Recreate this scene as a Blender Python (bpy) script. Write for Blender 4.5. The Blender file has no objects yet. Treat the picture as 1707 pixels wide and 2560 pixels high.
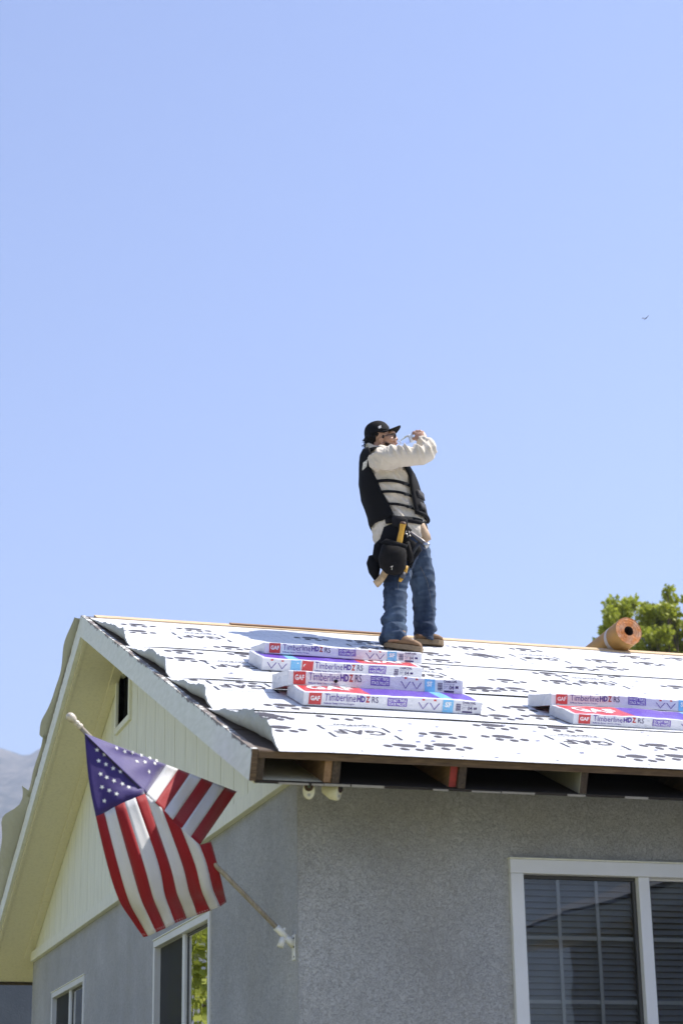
import bpy, bmesh, math, random
import numpy as np
from mathutils import Vector, Matrix, noise as mnoise
R = math.radians
scene = bpy.context.scene
COL = scene.collection
random.seed(7)

# ------------------------------------------------------------------ camera
# World: origin at the lower left corner of the roof deck, X along the eave,
# Y up-slope into depth, Z up.  The ground lies at z = GZ.
GZ = -2.65
F, CX, CY, CZ = 4873.2, -2.16705, -8.34683, -1.82391      # focal length in photo pixels, position
YAW, PITCH, ROLL = -0.30299, 0.32900, -0.01726
CAM = Vector((CX, CY, CZ))
YR, TAN = 4.71997, 0.40709
COS = 1 / math.sqrt(1 + TAN * TAN); SIN = TAN * COS
ZR = YR * TAN; SL = YR / COS                                # ridge height, slope length
OX, OY = 0.377, 0.585                                       # house wall corner
YB = 2 * YR - OY                                            # rear end of the gable wall

def ray(px, py):
    x3 = (px - 853.5) / F; z3 = -(py - 1280.0) / F
    c, s = math.cos(ROLL), math.sin(ROLL); x = c * x3 - s * z3; z2 = s * x3 + c * z3
    c, s = math.cos(PITCH), math.sin(PITCH); y = c - s * z2; z = s + c * z2
    c, s = math.cos(YAW), math.sin(YAW)
    return Vector((c * x - s * y, s * x + c * y, z))
def hit(px, py, axis, val):
    d = ray(px, py); return CAM + d * ((val - CAM[axis]) / d[axis])
def at_dist(px, py, dist):
    d = ray(px, py); return CAM + d * (dist / math.hypot(d.x, d.y))
def roof_xs(px, py, off=0.0):
    d = ray(px, py); n = Vector((0, -TAN, 1)); p = CAM + d * ((off / COS - n.dot(CAM)) / n.dot(d))
    return p.x, p.y / COS
def RP(x, s, h=0.0):                                        # a point of the front roof slope, h metres off the deck
    return Vector((x, s * COS - h * SIN, s * SIN + h * COS))
def RB(x, s, h=0.0):                                        # rear slope, s measured down from the ridge
    return Vector((x, YR + s * COS + h * SIN, ZR - s * SIN + h * COS))

cam_d = bpy.data.cameras.new('camera'); cam = bpy.data.objects.new('camera', cam_d); COL.objects.link(cam)
fw = ray(853.5, 1280).normalized(); rt = (ray(1853.5, 1280) - ray(853.5, 1280)).normalized(); up = rt.cross(fw)
cam.matrix_world = Matrix(((rt.x, up.x, -fw.x, CX), (rt.y, up.y, -fw.y, CY), (rt.z, up.z, -fw.z, CZ), (0, 0, 0, 1)))
cam_d.sensor_fit = 'VERTICAL'; cam_d.sensor_height = 36; cam_d.sensor_width = 24
cam_d.lens = F * 36 / 2560; cam_d.clip_end = 20000
cam_d.dof.use_dof = True; cam_d.dof.focus_distance = 12.6; cam_d.dof.aperture_fstop = 3.5
scene.camera = cam

# ------------------------------------------------------------------ sky, sun, exposure
SUNV = Vector((1.02, -0.15, 1.62)).normalized()             # direction towards the sun
world = bpy.data.worlds.new('World'); scene.world = world; world.use_nodes = True
wt = world.node_tree; bg = wt.nodes['Background']
sky = wt.nodes.new('ShaderNodeTexSky'); sky.sky_type = 'NISHITA'; sky.sun_disc = False
sky.sun_elevation = math.asin(SUNV.z); sky.sun_rotation = math.atan2(SUNV.x, SUNV.y)
sky.altitude = 300; sky.air_density = 1.0; sky.dust_density = 0.3; sky.ozone_density = 2.0
hsv = wt.nodes.new('ShaderNodeHueSaturation'); hsv.inputs['Hue'].default_value = 0.516; hsv.inputs['Saturation'].default_value = 1.0
wt.links.new(sky.outputs[0], hsv.inputs['Color']); wt.links.new(hsv.outputs[0], bg.inputs['Color'])
bg.inputs['Strength'].default_value = 0.110
sun_d = bpy.data.lights.new('sun', 'SUN'); sun_d.energy = 3.9; sun_d.angle = R(0.53); sun_d.color = (1.0, 0.95, 0.87)
sun = bpy.data.objects.new('sun', sun_d); COL.objects.link(sun)
sun.rotation_euler = (-SUNV).to_track_quat('-Z', 'Y').to_euler(); sun.location = (6, -4, 14)
vs = scene.view_settings; vs.view_transform = 'Standard'; vs.look = 'None'; vs.exposure = 1.12; vs.gamma = 1.0; vs.use_curve_mapping = False

# ------------------------------------------------------------------ helpers
def link(o, parent=None):
    COL.objects.link(o)
    if parent is not None: o.parent = parent
    return o
def tag(o, label=None, cat=None, group=None, kind=None):
    if label: o['label'] = label
    if cat: o['category'] = cat
    if group: o['group'] = group
    if kind: o['kind'] = kind
    return o
def empty(name, loc=(0, 0, 0), label=None, cat=None, group=None):
    e = bpy.data.objects.new(name, None); COL.objects.link(e); e.empty_display_size = 0.1
    e['_base'] = list(loc)
    return tag(e, label, cat, group)
class MB:
    """collects faces, builds ONE mesh object"""
    def __init__(s): s.v = []; s.f = []; s.m = []; s.uv = []
    def add(s, verts, faces, mat=0):
        n = len(s.v); s.v += [tuple(v) for v in verts]
        for f in faces: s.f.append(tuple(i + n for i in f)); s.m.append(mat)
    def box(s, lo, hi, mat=0, fn=None):
        x0, y0, z0 = lo; x1, y1, z1 = hi
        v = [(x0,y0,z0),(x1,y0,z0),(x1,y1,z0),(x0,y1,z0),(x0,y0,z1),(x1,y0,z1),(x1,y1,z1),(x0,y1,z1)]
        if fn: v = [fn(*p) for p in v]
        s.add(v, [(0,3,2,1),(4,5,6,7),(0,1,5,4),(1,2,6,5),(2,3,7,6),(3,0,4,7)], mat)
    def hexa(s, pts, mat=0):                                 # 8 points: bottom 4, top 4
        s.add(pts, [(0,3,2,1),(4,5,6,7),(0,1,5,4),(1,2,6,5),(2,3,7,6),(3,0,4,7)], mat)
    def tube(s, path, ra, rb=None, n=14, ref=None, mat=0, caps=True, sub=1):
        P = [Vector(p) for p in path]; ra = list(ra) if hasattr(ra, '__len__') else [ra] * len(P)
        rb = list(rb) if rb is not None and hasattr(rb, '__len__') else ([rb] * len(P) if rb is not None else list(ra))
        if sub > 1:
            Q, A, B = [], [], []
            for i in range(len(P) - 1):
                p0 = P[max(i-1,0)]; p1 = P[i]; p2 = P[i+1]; p3 = P[min(i+2,len(P)-1)]
                for k in range(sub):
                    t = k / sub
                    Q.append(0.5*((2*p1)+(p2-p0)*t+(2*p0-5*p1+4*p2-p3)*t*t+(3*p1-p0-3*p2+p3)*t**3))
                    w = t*t*(3-2*t); A.append(ra[i]*(1-w)+ra[i+1]*w); B.append(rb[i]*(1-w)+rb[i+1]*w)
            Q.append(P[-1]); A.append(ra[-1]); B.append(rb[-1]); P, ra, rb = Q, A, B
        rings = []; last = None
        for i, p in enumerate(P):
            T = (P[min(i+1,len(P)-1)] - P[max(i-1,0)]).normalized()
            rf = Vector(ref) if ref is not None else (Vector((0,0,1)) if abs(T.z) < .9 else Vector((0,1,0)))
            bvec = rf - T * rf.dot(T)
            if bvec.length < 0.25 and last is not None: bvec = last - T * last.dot(T)
            bvec.normalize(); last = bvec
            a = T.cross(bvec)
            rings.append([p + a * (ra[i]*math.cos(2*math.pi*k/n)) + bvec * (rb[i]*math.sin(2*math.pi*k/n)) for k in range(n)])
        base = len(s.v)
        for r_ in rings: s.v += [tuple(v) for v in r_]
        for i in range(len(rings)-1):
            for k in range(n):
                k2 = (k+1) % n; a0 = base+i*n
                s.f.append((a0+k, a0+k2, a0+n+k2, a0+n+k)); s.m.append(mat)
        if caps:
            s.f.append(tuple(base+k for k in reversed(range(n)))); s.m.append(mat)
            s.f.append(tuple(base+(len(rings)-1)*n+k for k in range(n))); s.m.append(mat)
        return rings
    def ell(s, c, ax, n=18, m=12, mat=0):                    # ellipsoid, ax = three axis vectors
        c = Vector(c); A, B, C_ = [Vector(a) for a in ax]; base = len(s.v)
        s.v.append(tuple(c + C_))
        for i in range(1, m):
            th = math.pi*i/m
            for k in range(n):
                ph = 2*math.pi*k/n
                s.v.append(tuple(c + A*(math.sin(th)*math.cos(ph)) + B*(math.sin(th)*math.sin(ph)) + C_*math.cos(th)))
        s.v.append(tuple(c - C_)); last = len(s.v)-1
        flip = A.cross(B).dot(C_) < 0
        def add(f): s.f.append(tuple(reversed(f)) if flip else f); s.m.append(mat)
        for k in range(n): add((base, base+1+k, base+1+(k+1)%n))
        for i in range(m-2):
            for k in range(n):
                a0 = base+1+i*n; add((a0+k, a0+n+k, a0+n+(k+1)%n, a0+(k+1)%n))
        a0 = base+1+(m-2)*n
        for k in range(n): add((a0+k, last, a0+(k+1)%n))
    def mesh(s, name):
        me = bpy.data.meshes.new(name); me.from_pydata(s.v, [], s.f); me.update()
        if any(s.m): me.polygons.foreach_set('material_index', s.m)
        return me
    def build(s, name, mats, parent=None, smooth=False, bevel=0, recalc=True, uvs=None, solid=0):
        me = s.mesh(name)
        if recalc:
            bm = bmesh.new(); bm.from_mesh(me); bmesh.ops.recalc_face_normals(bm, faces=bm.faces); bm.to_mesh(me); bm.free()
        for m in (mats if isinstance(mats, (list, tuple)) else [mats]): me.materials.append(m)
        if uvs is not None:
            ul = me.uv_layers.new(name='UVMap')
            for lp in me.loops: ul.data[lp.index].uv = uvs[lp.vertex_index]
        if smooth: me.polygons.foreach_set('use_smooth', [True]*len(me.polygons))
        o = link(bpy.data.objects.new(name, me), parent)
        if solid:
            md = o.modifiers.new('solid', 'SOLIDIFY'); md.thickness = solid; md.offset = 0
        if bevel:
            md = o.modifiers.new('bevel', 'BEVEL'); md.width = bevel; md.segments = 2; md.limit_method = 'ANGLE'; md.angle_limit = R(40)
        return o
def eval_mesh(o, name):
    dg = bpy.context.evaluated_depsgraph_get(); dg.update()
    me = bpy.data.meshes.new_from_object(o.evaluated_get(dg)); me.name = name
    return me
def remesh(mb, name, mat, parent, voxel, smooth_it=4, disp=None, factor=0.5):
    me = mb.mesh(name + '_source'); bm = bmesh.new(); bm.from_mesh(me); bmesh.ops.recalc_face_normals(bm, faces=bm.faces); bm.to_mesh(me); bm.free()
    o = bpy.data.objects.new('tmp', me); COL.objects.link(o)
    md = o.modifiers.new('r', 'REMESH'); md.mode = 'VOXEL'; md.voxel_size = voxel; md.use_smooth_shade = True
    sm = o.modifiers.new('s', 'SMOOTH'); sm.factor = factor; sm.iterations = smooth_it
    out = eval_mesh(o, name)
    bpy.data.objects.remove(o); bpy.data.meshes.remove(me)
    if disp:
        no = [v.normal.copy() for v in out.vertices]
        for v, n in zip(out.vertices, no): v.co = v.co + n * disp(v.co, n)
    out.materials.clear(); out.materials.append(mat)
    out.polygons.foreach_set('use_smooth', [True]*len(out.polygons))
    return link(bpy.data.objects.new(name, out), parent)
def nz(p, sc=(1, 1, 1), off=0.0):
    return mnoise.noise(Vector((p[0]*sc[0]+off, p[1]*sc[1]+off*1.7, p[2]*sc[2]-off)))
def sstep(a, b, x):
    t = min(1, max(0, (x-a)/(b-a))); return t*t*(3-2*t)

# ------------------------------------------------------------------ materials
class NT:
    def __init__(s, name):
        s.mat = bpy.data.materials.new(name); s.mat.use_nodes = True; s.t = s.mat.node_tree
        s.b = s.t.nodes['Principled BSDF']; s.out = s.t.nodes['Material Output']; s._c = {}
    def n(s, typ, **kw):
        nd = s.t.nodes.new('ShaderNode' + typ)
        for k, v in kw.items(): setattr(nd, k, v)
        return nd
    def l(s, a, b): s.t.links.new(a, b)
    def co(s, out='Object', scale=(1, 1, 1), rot=(0, 0, 0)):
        tc = s.n('TexCoord'); mp = s.n('Mapping'); mp.inputs['Scale'].default_value = scale; mp.inputs['Rotation'].default_value = rot
        s.l(tc.outputs[out], mp.inputs['Vector']); return mp.outputs[0]
    def noise(s, vec, scale, detail=4, rough=.55, dist=0):
        nd = s.n('TexNoise'); nd.inputs['Scale'].default_value = scale; nd.inputs['Detail'].default_value = detail
        nd.inputs['Roughness'].default_value = rough; nd.inputs['Distortion'].default_value = dist; s.l(vec, nd.inputs['Vector']); return nd.outputs['Fac']
    def ramp(s, fac, stops):
        nd = s.n('ValToRGB'); e = nd.color_ramp.elements
        while len(e) < len(stops): e.new(0.5)
        for el, (p, c) in zip(e, stops): el.position = p; el.color = (*c, 1) if len(c) == 3 else c
        s.l(fac, nd.inputs[0]); return nd.outputs[0]
    def mix(s, fac, a, b, mode='MIX'):
        nd = s.n('MixRGB', blend_type=mode)
        for i, v in ((0, fac), (1, a), (2, b)):
            if hasattr(v, 'is_linked') or hasattr(v, 'links'): s.l(v, nd.inputs[i])
            elif i == 0: nd.inputs[0].default_value = v
            else: nd.inputs[i].default_value = (*v, 1)
        return nd.outputs[0]
    def math(s, op, a, b=0.0):
        nd = s.n('Math', operation=op)
        for i, v in ((0, a), (1, b)):
            if hasattr(v, 'links'): s.l(v, nd.inputs[i])
            else: nd.inputs[i].default_value = v
        return nd.outputs[0]
    def bump(s, h, strength=.4, dist=.01):
        nd = s.n('Bump'); nd.inputs['Strength'].default_value = strength; nd.inputs['Distance'].default_value = dist
        s.l(h, nd.inputs['Height']); s.l(nd.outputs[0], s.b.inputs['Normal'])
    def base(s, v):
        if hasattr(v, 'links'): s.l(v, s.b.inputs['Base Color'])
        else: s.b.inputs['Base Color'].default_value = (*v, 1)
    def rough(s, v): s.b.inputs['Roughness'].default_value = v
def simple(name, col, rough=.6, var=.12, scale=8, metal=0, bump=0, bscale=60, spec=None):
    m = NT(name); v = m.co()
    f = m.noise(v, scale, 5)
    dk = tuple(c*(1-var) for c in col); lt = tuple(min(1, c*(1+var)) for c in col)
    m.base(m.ramp(f, [(.3, dk), (.7, lt)])); m.rough(rough); m.b.inputs['Metallic'].default_value = metal
    if spec is not None: m.b.inputs['Specular IOR Level'].default_value = spec
    if bump: m.bump(m.noise(v, bscale, 4), bump, .005)
    return m.mat

def mat_stucco():
    m = NT('stucco'); v = m.co()
    warp = m.noise(v, 14, 3, .6)
    big = m.noise(v, 1.6, 4, .6)
    tex = m.noise(v, 58, 4, .6, 1.3)
    # knockdown texture: flat islands with thin dark crevices
    crev = m.math('ABSOLUTE', m.math('SUBTRACT', tex, .5))
    line = m.ramp(crev, [(0.0, (0, 0, 0)), (.045, (1, 1, 1))])
    fine = m.noise(v, 190, 3, .6)
    c1 = m.ramp(big, [(.3, (.38, .378, .372)), (.7, (.52, .518, .51))])
    c2 = m.mix(m.math('MULTIPLY', m.math('SUBTRACT', 1.0, line), .72), c1, (.17, .165, .16))
    c3 = m.mix(.12, c2, m.ramp(fine, [(.35, (.32, .32, .32)), (.65, (.66, .65, .64))]))
    stain = m.ramp(m.noise(m.co(scale=(1, 1, .25)), 2.2, 4, .6), [(.48, (0, 0, 0)), (.75, (1, 1, 1))])
    m.base(m.mix(m.math('MULTIPLY', stain, .35), c3, (.34, .31, .26))); m.rough(.92)
    h = m.math('ADD', m.math('MULTIPLY', line, .6), m.math('ADD', m.math('MULTIPLY', fine, .35), m.math('MULTIPLY', warp, .9)))
    m.bump(h, .55, .007); return m.mat
def mat_paint(name, col, dirt=.35, peel=False, wood=(.18, .13, .09)):
    m = NT(name); v = m.co()
    streak = m.noise(m.co(scale=(9, 9, .7)), 5, 4, .6)
    spot = m.noise(v, 26, 5, .7)
    c = m.mix(m.math('MULTIPLY', m.ramp(streak, [(.45, (0, 0, 0)), (.8, (1, 1, 1))]), dirt), col, tuple(k*.62 for k in col))
    pf = m.ramp(spot, [(.70, (0, 0, 0)), (.735, (1, 1, 1))])
    c = m.mix(m.math('MULTIPLY', pf, .8 if peel else .35), c, wood)
    m.base(c); m.rough(.55); m.bump(m.math('ADD', m.noise(m.co(scale=(30, 30, 2)), 3, 4), m.math('MULTIPLY', pf, -.6)), .25, .004); return m.mat
def mat_barge():
    # painted rake board: the paint has flaked off along its upper edge (uv.y = height on the board)
    m = NT('rake_paint'); uv = m.co('UV'); v = m.co()
    sep = m.n('SeparateXYZ'); m.l(uv, sep.inputs[0])
    spot = m.noise(v, 22, 6, .72); blot = m.noise(v, 5, 4, .6)
    edge = m.ramp(sep.outputs['Y'], [(.62, (0, 0, 0)), (1.0, (1, 1, 1))])
    k = m.math('ADD', m.math('MULTIPLY', edge, .30), m.math('ADD', m.math('MULTIPLY', spot, .55), m.math('MULTIPLY', blot, .35)))
    peel = m.ramp(k, [(.715, (0, 0, 0)), (.745, (1, 1, 1))])
    wood = m.ramp(m.noise(m.co(scale=(40, 6, 40)), 4, 5), [(.3, (.07, .055, .045)), (.7, (.30, .25, .21))])
    col = m.ramp(m.noise(m.co(scale=(3, 3, 12)), 3, 4), [(.35, (.74, .75, .68)), (.7, (.84, .845, .79))])
    m.base(m.mix(peel, col, wood)); m.rough(.6); m.bump(m.math('SUBTRACT', 1.0, peel), .5, .004); return m.mat
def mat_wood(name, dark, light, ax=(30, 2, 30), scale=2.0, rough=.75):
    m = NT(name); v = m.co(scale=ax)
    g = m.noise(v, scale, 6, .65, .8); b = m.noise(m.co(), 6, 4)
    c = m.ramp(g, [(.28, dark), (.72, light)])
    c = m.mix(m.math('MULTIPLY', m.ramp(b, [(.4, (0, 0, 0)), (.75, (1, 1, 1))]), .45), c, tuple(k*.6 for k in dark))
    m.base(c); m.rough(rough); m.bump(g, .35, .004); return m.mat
def mat_paper():
    # printed synthetic underlayment: thin grey rules on white, bright woven face
    m = NT('underlayment'); uv = m.co('UV'); v = m.co()
    sep = m.n('SeparateXYZ'); m.l(uv, sep.inputs[0])
    def rules(out, pitch, w, off=0):
        fr = m.math('FRACT', m.math('ADD', m.math('MULTIPLY', out, 1/pitch), off))
        return m.math('LESS_THAN', fr, w/pitch)
    dash = m.math('GREATER_THAN', m.math('FRACT', m.math('ADD', m.math('MULTIPLY', sep.outputs['Y'], 1/.105), m.math('MULTIPLY', m.math('FLOOR', m.math('MULTIPLY', sep.outputs['X'], 1/.075)), .37))), .42)
    r1 = m.math('MULTIPLY', rules(sep.outputs['X'], .075, .0032), dash)
    r2 = m.math('MULTIPLY', rules(sep.outputs['Y'], .33, .003, .3), m.math('GREATER_THAN', m.math('FRACT', m.math('MULTIPLY', sep.outputs['X'], 1/.05)), .55))
    rr = m.math('MAXIMUM', r1, r2)
    d = m.noise(v, 3, 5, .65)
    c = m.ramp(d, [(.3, (.63, .635, .645)), (.65, (.71, .715, .725))])
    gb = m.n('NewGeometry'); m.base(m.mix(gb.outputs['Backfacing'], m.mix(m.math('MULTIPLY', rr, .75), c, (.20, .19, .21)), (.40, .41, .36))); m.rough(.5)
    m.b.inputs['Specular IOR Level'].default_value = .35
    m.bump(m.math('ADD', m.noise(v, 9, 4, .6), m.math('MULTIPLY', m.noise(m.co(scale=(.5, 1.6, 1.6)), 5, 4, .6, .8), 1.5)), .45, .02)
    # thin sheet: a little light passes through
    tr = m.n('BsdfTranslucent'); tr.inputs['Color'].default_value = (.55, .56, .52, 1)
    mx = m.n('MixShader'); mx.inputs[0].default_value = .03
    m.l(m.b.outputs[0], mx.inputs[1]); m.l(tr.outputs[0], mx.inputs[2]); m.l(mx.outputs[0], m.out.inputs['Surface'])
    return m.mat
def mat_wrap(name, col, rough=.34):
    m = NT(name); v = m.co()
    w = m.noise(v, 7, 6, .7, 1.2); wr = m.noise(m.co(scale=(9, 30, 30)), 2.0, 5, .65, 1.5)
    m.base(m.mix(m.math('MULTIPLY', m.ramp(w, [(.35, (1, 1, 1)), (.6, (0, 0, 0))]), .22), col, tuple(c*.72+.06 for c in col)))
    m.rough(rough); m.b.inputs['Coat Weight'].default_value = .35; m.b.inputs['Coat Roughness'].default_value = .22
    m.bump(m.math('ADD', w, wr), .6, .010); return m.mat
def mat_cloth(name, col, var=.15, wscale=900, rough=.85, sheen=.2, trans=0, fade=None, fscale=6):
    m = NT(name); v = m.co()
    a = m.noise(v, fscale, 5, .6); w = m.noise(v, wscale, 2)
    c = m.ramp(a, [(.3, tuple(k*(1-var) for k in col)), (.7, tuple(min(1, k*(1+var)) for k in col))])
    if fade: c = m.mix(m.math('MULTIPLY', m.ramp(m.noise(m.co(scale=(1, 1, .45)), 5.5, 4, .6), [(.42, (0, 0, 0)), (.72, (1, 1, 1))]), .85), c, fade)
    m.base(c); m.rough(rough); m.b.inputs['Sheen Weight'].default_value = sheen; m.b.inputs['Specular IOR Level'].default_value = .22
    m.bump(m.math('ADD', m.math('MULTIPLY', w, .4), m.noise(v, 45, 4, .6)), .3, .004)
    if trans:
        tr = m.n('BsdfTranslucent'); m.l(c, tr.inputs['Color'])
        mx = m.n('MixShader'); mx.inputs[0].default_value = trans
        m.l(m.b.outputs[0], mx.inputs[1]); m.l(tr.outputs[0], mx.inputs[2]); m.l(mx.outputs[0], m.out.inputs['Surface'])
    return m.mat
def mat_glass(name, tint=(.9, .93, .95)):
    m = NT(name); m.t.nodes.remove(m.b)
    tr = m.n('BsdfTransparent'); tr.inputs[0].default_value = (*tint, 1)
    gl = m.n('BsdfGlossy'); gl.inputs['Roughness'].default_value = .015
    bp = m.n('Bump'); bp.inputs['Strength'].default_value = .06; bp.inputs['Distance'].default_value = .02
    m.l(m.noise(m.co(), 2.2, 2), bp.inputs['Height']); m.l(bp.outputs[0], gl.inputs['Normal'])
    fr = m.n('Fresnel'); fr.inputs['IOR'].default_value = 1.75
    mx = m.n('MixShader'); m.l(fr.outputs[0], mx.inputs[0]); m.l(tr.outputs[0], mx.inputs[1]); m.l(gl.outputs[0], mx.inputs[2])
    m.l(mx.outputs[0], m.out.inputs['Surface']); return m.mat
def mat_ground():
    m = NT('lawn'); v = m.co()
    a = m.noise(v, .6, 5, .6); b = m.noise(v, 30, 5, .7)
    c = m.mix(.5, m.ramp(a, [(.35, (.24, .25, .09)), (.65, (.42, .37, .19))]), m.ramp(b, [(.3, (.12, .14, .04)), (.7, (.32, .32, .13))]))
    m.base(c); m.rough(.95); m.bump(b, .8, .05); return m.mat
def mat_leaf(name, dark, light, scale=1.2):
    m = NT(name); v = m.co()
    gi = m.n('NewGeometry'); rnd = gi.outputs['Random Per Island']
    c = m.mix(rnd, dark, light); c = m.mix(m.math('MULTIPLY', m.noise(v, scale, 3), .35), c, tuple(k*1.25 for k in light))
    m.base(c); m.rough(.55)
    tr = m.n('BsdfTranslucent'); m.l(m.mix(.5, c, (.30, .36, .04)), tr.inputs['Color'])
    mx = m.n('MixShader'); mx.inputs[0].default_value = .48
    m.l(m.b.outputs[0], mx.inputs[1]); m.l(tr.outputs[0], mx.inputs[2]); m.l(mx.outputs[0], m.out.inputs['Surface']); return m.mat

STUCCO = mat_stucco()
_s = NT('screen_mesh'); _s.base((.012, .012, .012)); _s.rough(.8); _s.b.inputs['Alpha'].default_value = .82; SCREENM = _s.mat
SIDING = mat_paint('siding_paint', (.82, .81, .66), .5)
TRIM = mat_paint('trim_paint', (.82, .81, .68), .45)
SOFFIT = mat_paint('soffit_paint', (.82, .77, .58), .35)
BARGE = mat_barge()
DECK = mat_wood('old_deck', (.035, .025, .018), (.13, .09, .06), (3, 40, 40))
PLY = mat_wood('plywood_edge', (.06, .035, .02), (.24, .15, .08), (4, 60, 60))
FRESH = mat_wood('fresh_lumber', (.52, .36, .20), (.72, .54, .33), (3, 40, 40))
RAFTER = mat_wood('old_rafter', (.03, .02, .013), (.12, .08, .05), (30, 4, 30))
RAFTER_NEW = mat_wood('new_rafter', (.22, .12, .06), (.42, .25, .13), (30, 4, 30))
RAFTER_WHITE = mat_paint('primed_rafter', (.36, .34, .29), .5, True)
REDPAINT = simple('red_primer', (.34, .035, .025), .6, .3, 30)
FLAKY = mat_paint('flaking_edge', (.34, .31, .27), .6, True)
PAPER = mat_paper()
INK = simple('grey_ink', (.045, .038, .045), .6, .15, 20)
CAPNAIL = simple('fastener_blue', (.06, .07, .20), .5, .3, 20)
INKB = simple('black_ink', (.02, .02, .03), .5, .1, 20)
WHITEFRAME = simple('white_vinyl', (.78, .775, .77), .35, .04, 4)
GRILLE = simple('grille_bar', (.33, .345, .36), .5, .05, 4)
BLIND = simple('blind_slat', (.27, .29, .33), .5, .1, 4)
DARKFRAME = simple('screen_frame', (.05, .05, .05), .5, .1, 4)
DARK = simple('dark_void', (.008, .008, .008), .9, .1, 4)
ROOM = simple('room_wall', (.25, .25, .25), .9, .05, 3)
GLASS = mat_glass('window_glass')
WRAP = mat_wrap('wrap_white', (.78, .775, .81))
WRAPE = mat_wrap('wrap_end', (.60, .61, .64), .45)
PRED = mat_wrap('print_red', (.62, .035, .035)); PPUR = mat_wrap('print_purple', (.115, .035, .42)); PBLU = mat_wrap('print_blue', (.20, .53, .83))
PWHT = simple('print_white', (.85, .85, .85), .4, .02, 10); PDARK = simple('print_dark_purple', (.035, .012, .12), .4, .1, 10)
PREDL = simple('letter_red', (.45, .02, .02), .4, .1, 10); PPURL = simple('letter_purple', (.075, .02, .28), .4, .1, 10)

HAZE = .00028
# ================================================================== GROUND AND FAR LAND
g = MB(); g.add([(-9000, -9000, GZ), (9000, -9000, GZ), (9000, 9000, GZ), (-9000, 9000, GZ)], [(0, 1, 2, 3)])
tag(g.build('ground', mat_ground()), kind='structure')
dr = MB(); dr.add([(1.2, -40, GZ+.004), (12, -40, GZ+.004), (12, .4, GZ+.004), (1.2, .4, GZ+.004)], [(0, 1, 2, 3)])  # unseen concrete slab, added to bounce neutral light onto the front wall
tag(dr.build('bounce_slab', simple('concrete', (.44, .42, .39), .9, .12, 2, bump=.4)), kind='structure')

def hills():
    m = MB(); nx, ny = 150, 60; H0 = 3000.0
    for j in range(ny+1):
        for i in range(nx+1):
            ang = -0.45 + 1.1*i/nx; d = 1700 + 2100*j/ny
            x = CX + math.sin(ang)*d; y = CY + math.cos(ang)*d
            u = sstep(1700, 3000, d) * (1 - .35*sstep(3000, 3800, d))
            hgt = 640*u*(1 + .05*nz((x, y, 0), (.003,)*3) + .03*nz((x, y, 5), (.011,)*3)) + 55*u*nz((x, y, 3), (.0042,)*3) + 22*nz((x, y, 9), (.02,)*3)*u
            m.v.append((x, y, GZ - 4 + max(0, hgt)))
    for j in range(ny):
        for i in range(nx):
            a = j*(nx+1)+i; m.f.append((a, a+1, a+nx+2, a+nx+1)); m.m.append(0)
    k = NT('hillside'); v = k.co()
    a = k.noise(v, .012, 6, .7); b = k.noise(v, .05, 6, .7)
    k.base(k.mix(.5, k.ramp(a, [(.42, (.022, .030, .028)), (.62, (.15, .13, .11))]), k.ramp(b, [(.42, (.018, .026, .024)), (.58, (.20, .175, .15)), (.70, (.55, .48, .42))]))); k.rough(1)
    return tag(m.build('hills', k.mat, smooth=True), kind='structure')
hills()
hz = MB(); hz.box((-5200, -5200, GZ-6), (5200, 5200, 760)); hz = hz.build('haze', [])
vm = bpy.data.materials.new('air'); vm.use_nodes = True; vt = vm.node_tree; vt.nodes.clear()
vo_ = vt.nodes.new('ShaderNodeOutputMaterial'); pv = vt.nodes.new('ShaderNodeVolumePrincipled'); vt.links.new(pv.outputs[0], vo_.inputs['Volume'])
pv.inputs['Color'].default_value = (.72, .83, 1.0, 1); pv.inputs['Density'].default_value = HAZE; pv.inputs['Anisotropy'].default_value = .25
hz.data.materials.append(vm); tag(hz, kind='stuff')

# ================================================================== HOUSE
house = empty('house', (OX, OY, GZ), 'grey stucco bungalow with pale yellow green gable and roof stripped for new shingles', 'house')
def part(mb, name, mat, parent=house, **kw): return mb.build(name, mat, parent, **kw)
XE = 9.6                                                      # right end of the house
TW = .14
WINF = (1.448, 3.02, -1.62, -.361)                           # front window x0 x1 z0 z1
WING = [(2.335, 3.85, -1.60, -.408), (6.35, 7.86, -1.15, -.370)]   # gable windows y0 y1 z0 z1
def wall_with_holes(fn, u0, u1, v0, v1, holes, th):
    m = MB(); us = sorted({u0, u1, *[h[0] for h in holes], *[h[1] for h in holes]}); vs_ = sorted({v0, v1, *[h[2] for h in holes], *[h[3] for h in holes]})
    for i in range(len(us)-1):
        for j in range(len(vs_)-1):
            cu, cv = (us[i]+us[i+1])/2, (vs_[j]+vs_[j+1])/2
            if any(h[0] < cu < h[1] and h[2] < cv < h[3] for h in holes): continue
            m.add([fn(us[i], vs_[j], 0), fn(us[i+1], vs_[j], 0), fn(us[i+1], vs_[j+1], 0), fn(us[i], vs_[j+1], 0)], [(0, 1, 2, 3)])
            m.add([fn(us[i], vs_[j], th), fn(us[i+1], vs_[j], th), fn(us[i+1], vs_[j+1], th), fn(us[i], vs_[j+1], th)], [(3, 2, 1, 0)])
    for h in holes:                                           # reveals
        for a, b in (((h[0], h[2]), (h[1], h[2])), ((h[1], h[2]), (h[1], h[3])), ((h[1], h[3]), (h[0], h[3])), ((h[0], h[3]), (h[0], h[2]))):
            m.add([fn(*a, 0), fn(*b, 0), fn(*b, th), fn(*a, th)], [(0, 1, 2, 3)])
    return m
ZT = .085
part(wall_with_holes(lambda u, v, d: (u, OY+d, v), OX, XE, GZ, ZT, [WINF], TW), 'front_wall', STUCCO, recalc=False)
part(wall_with_holes(lambda u, v, d: (OX+d, u, v), OY+.001, YB, GZ, -.002, WING, TW), 'side_wall', STUCCO, recalc=False)
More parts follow.
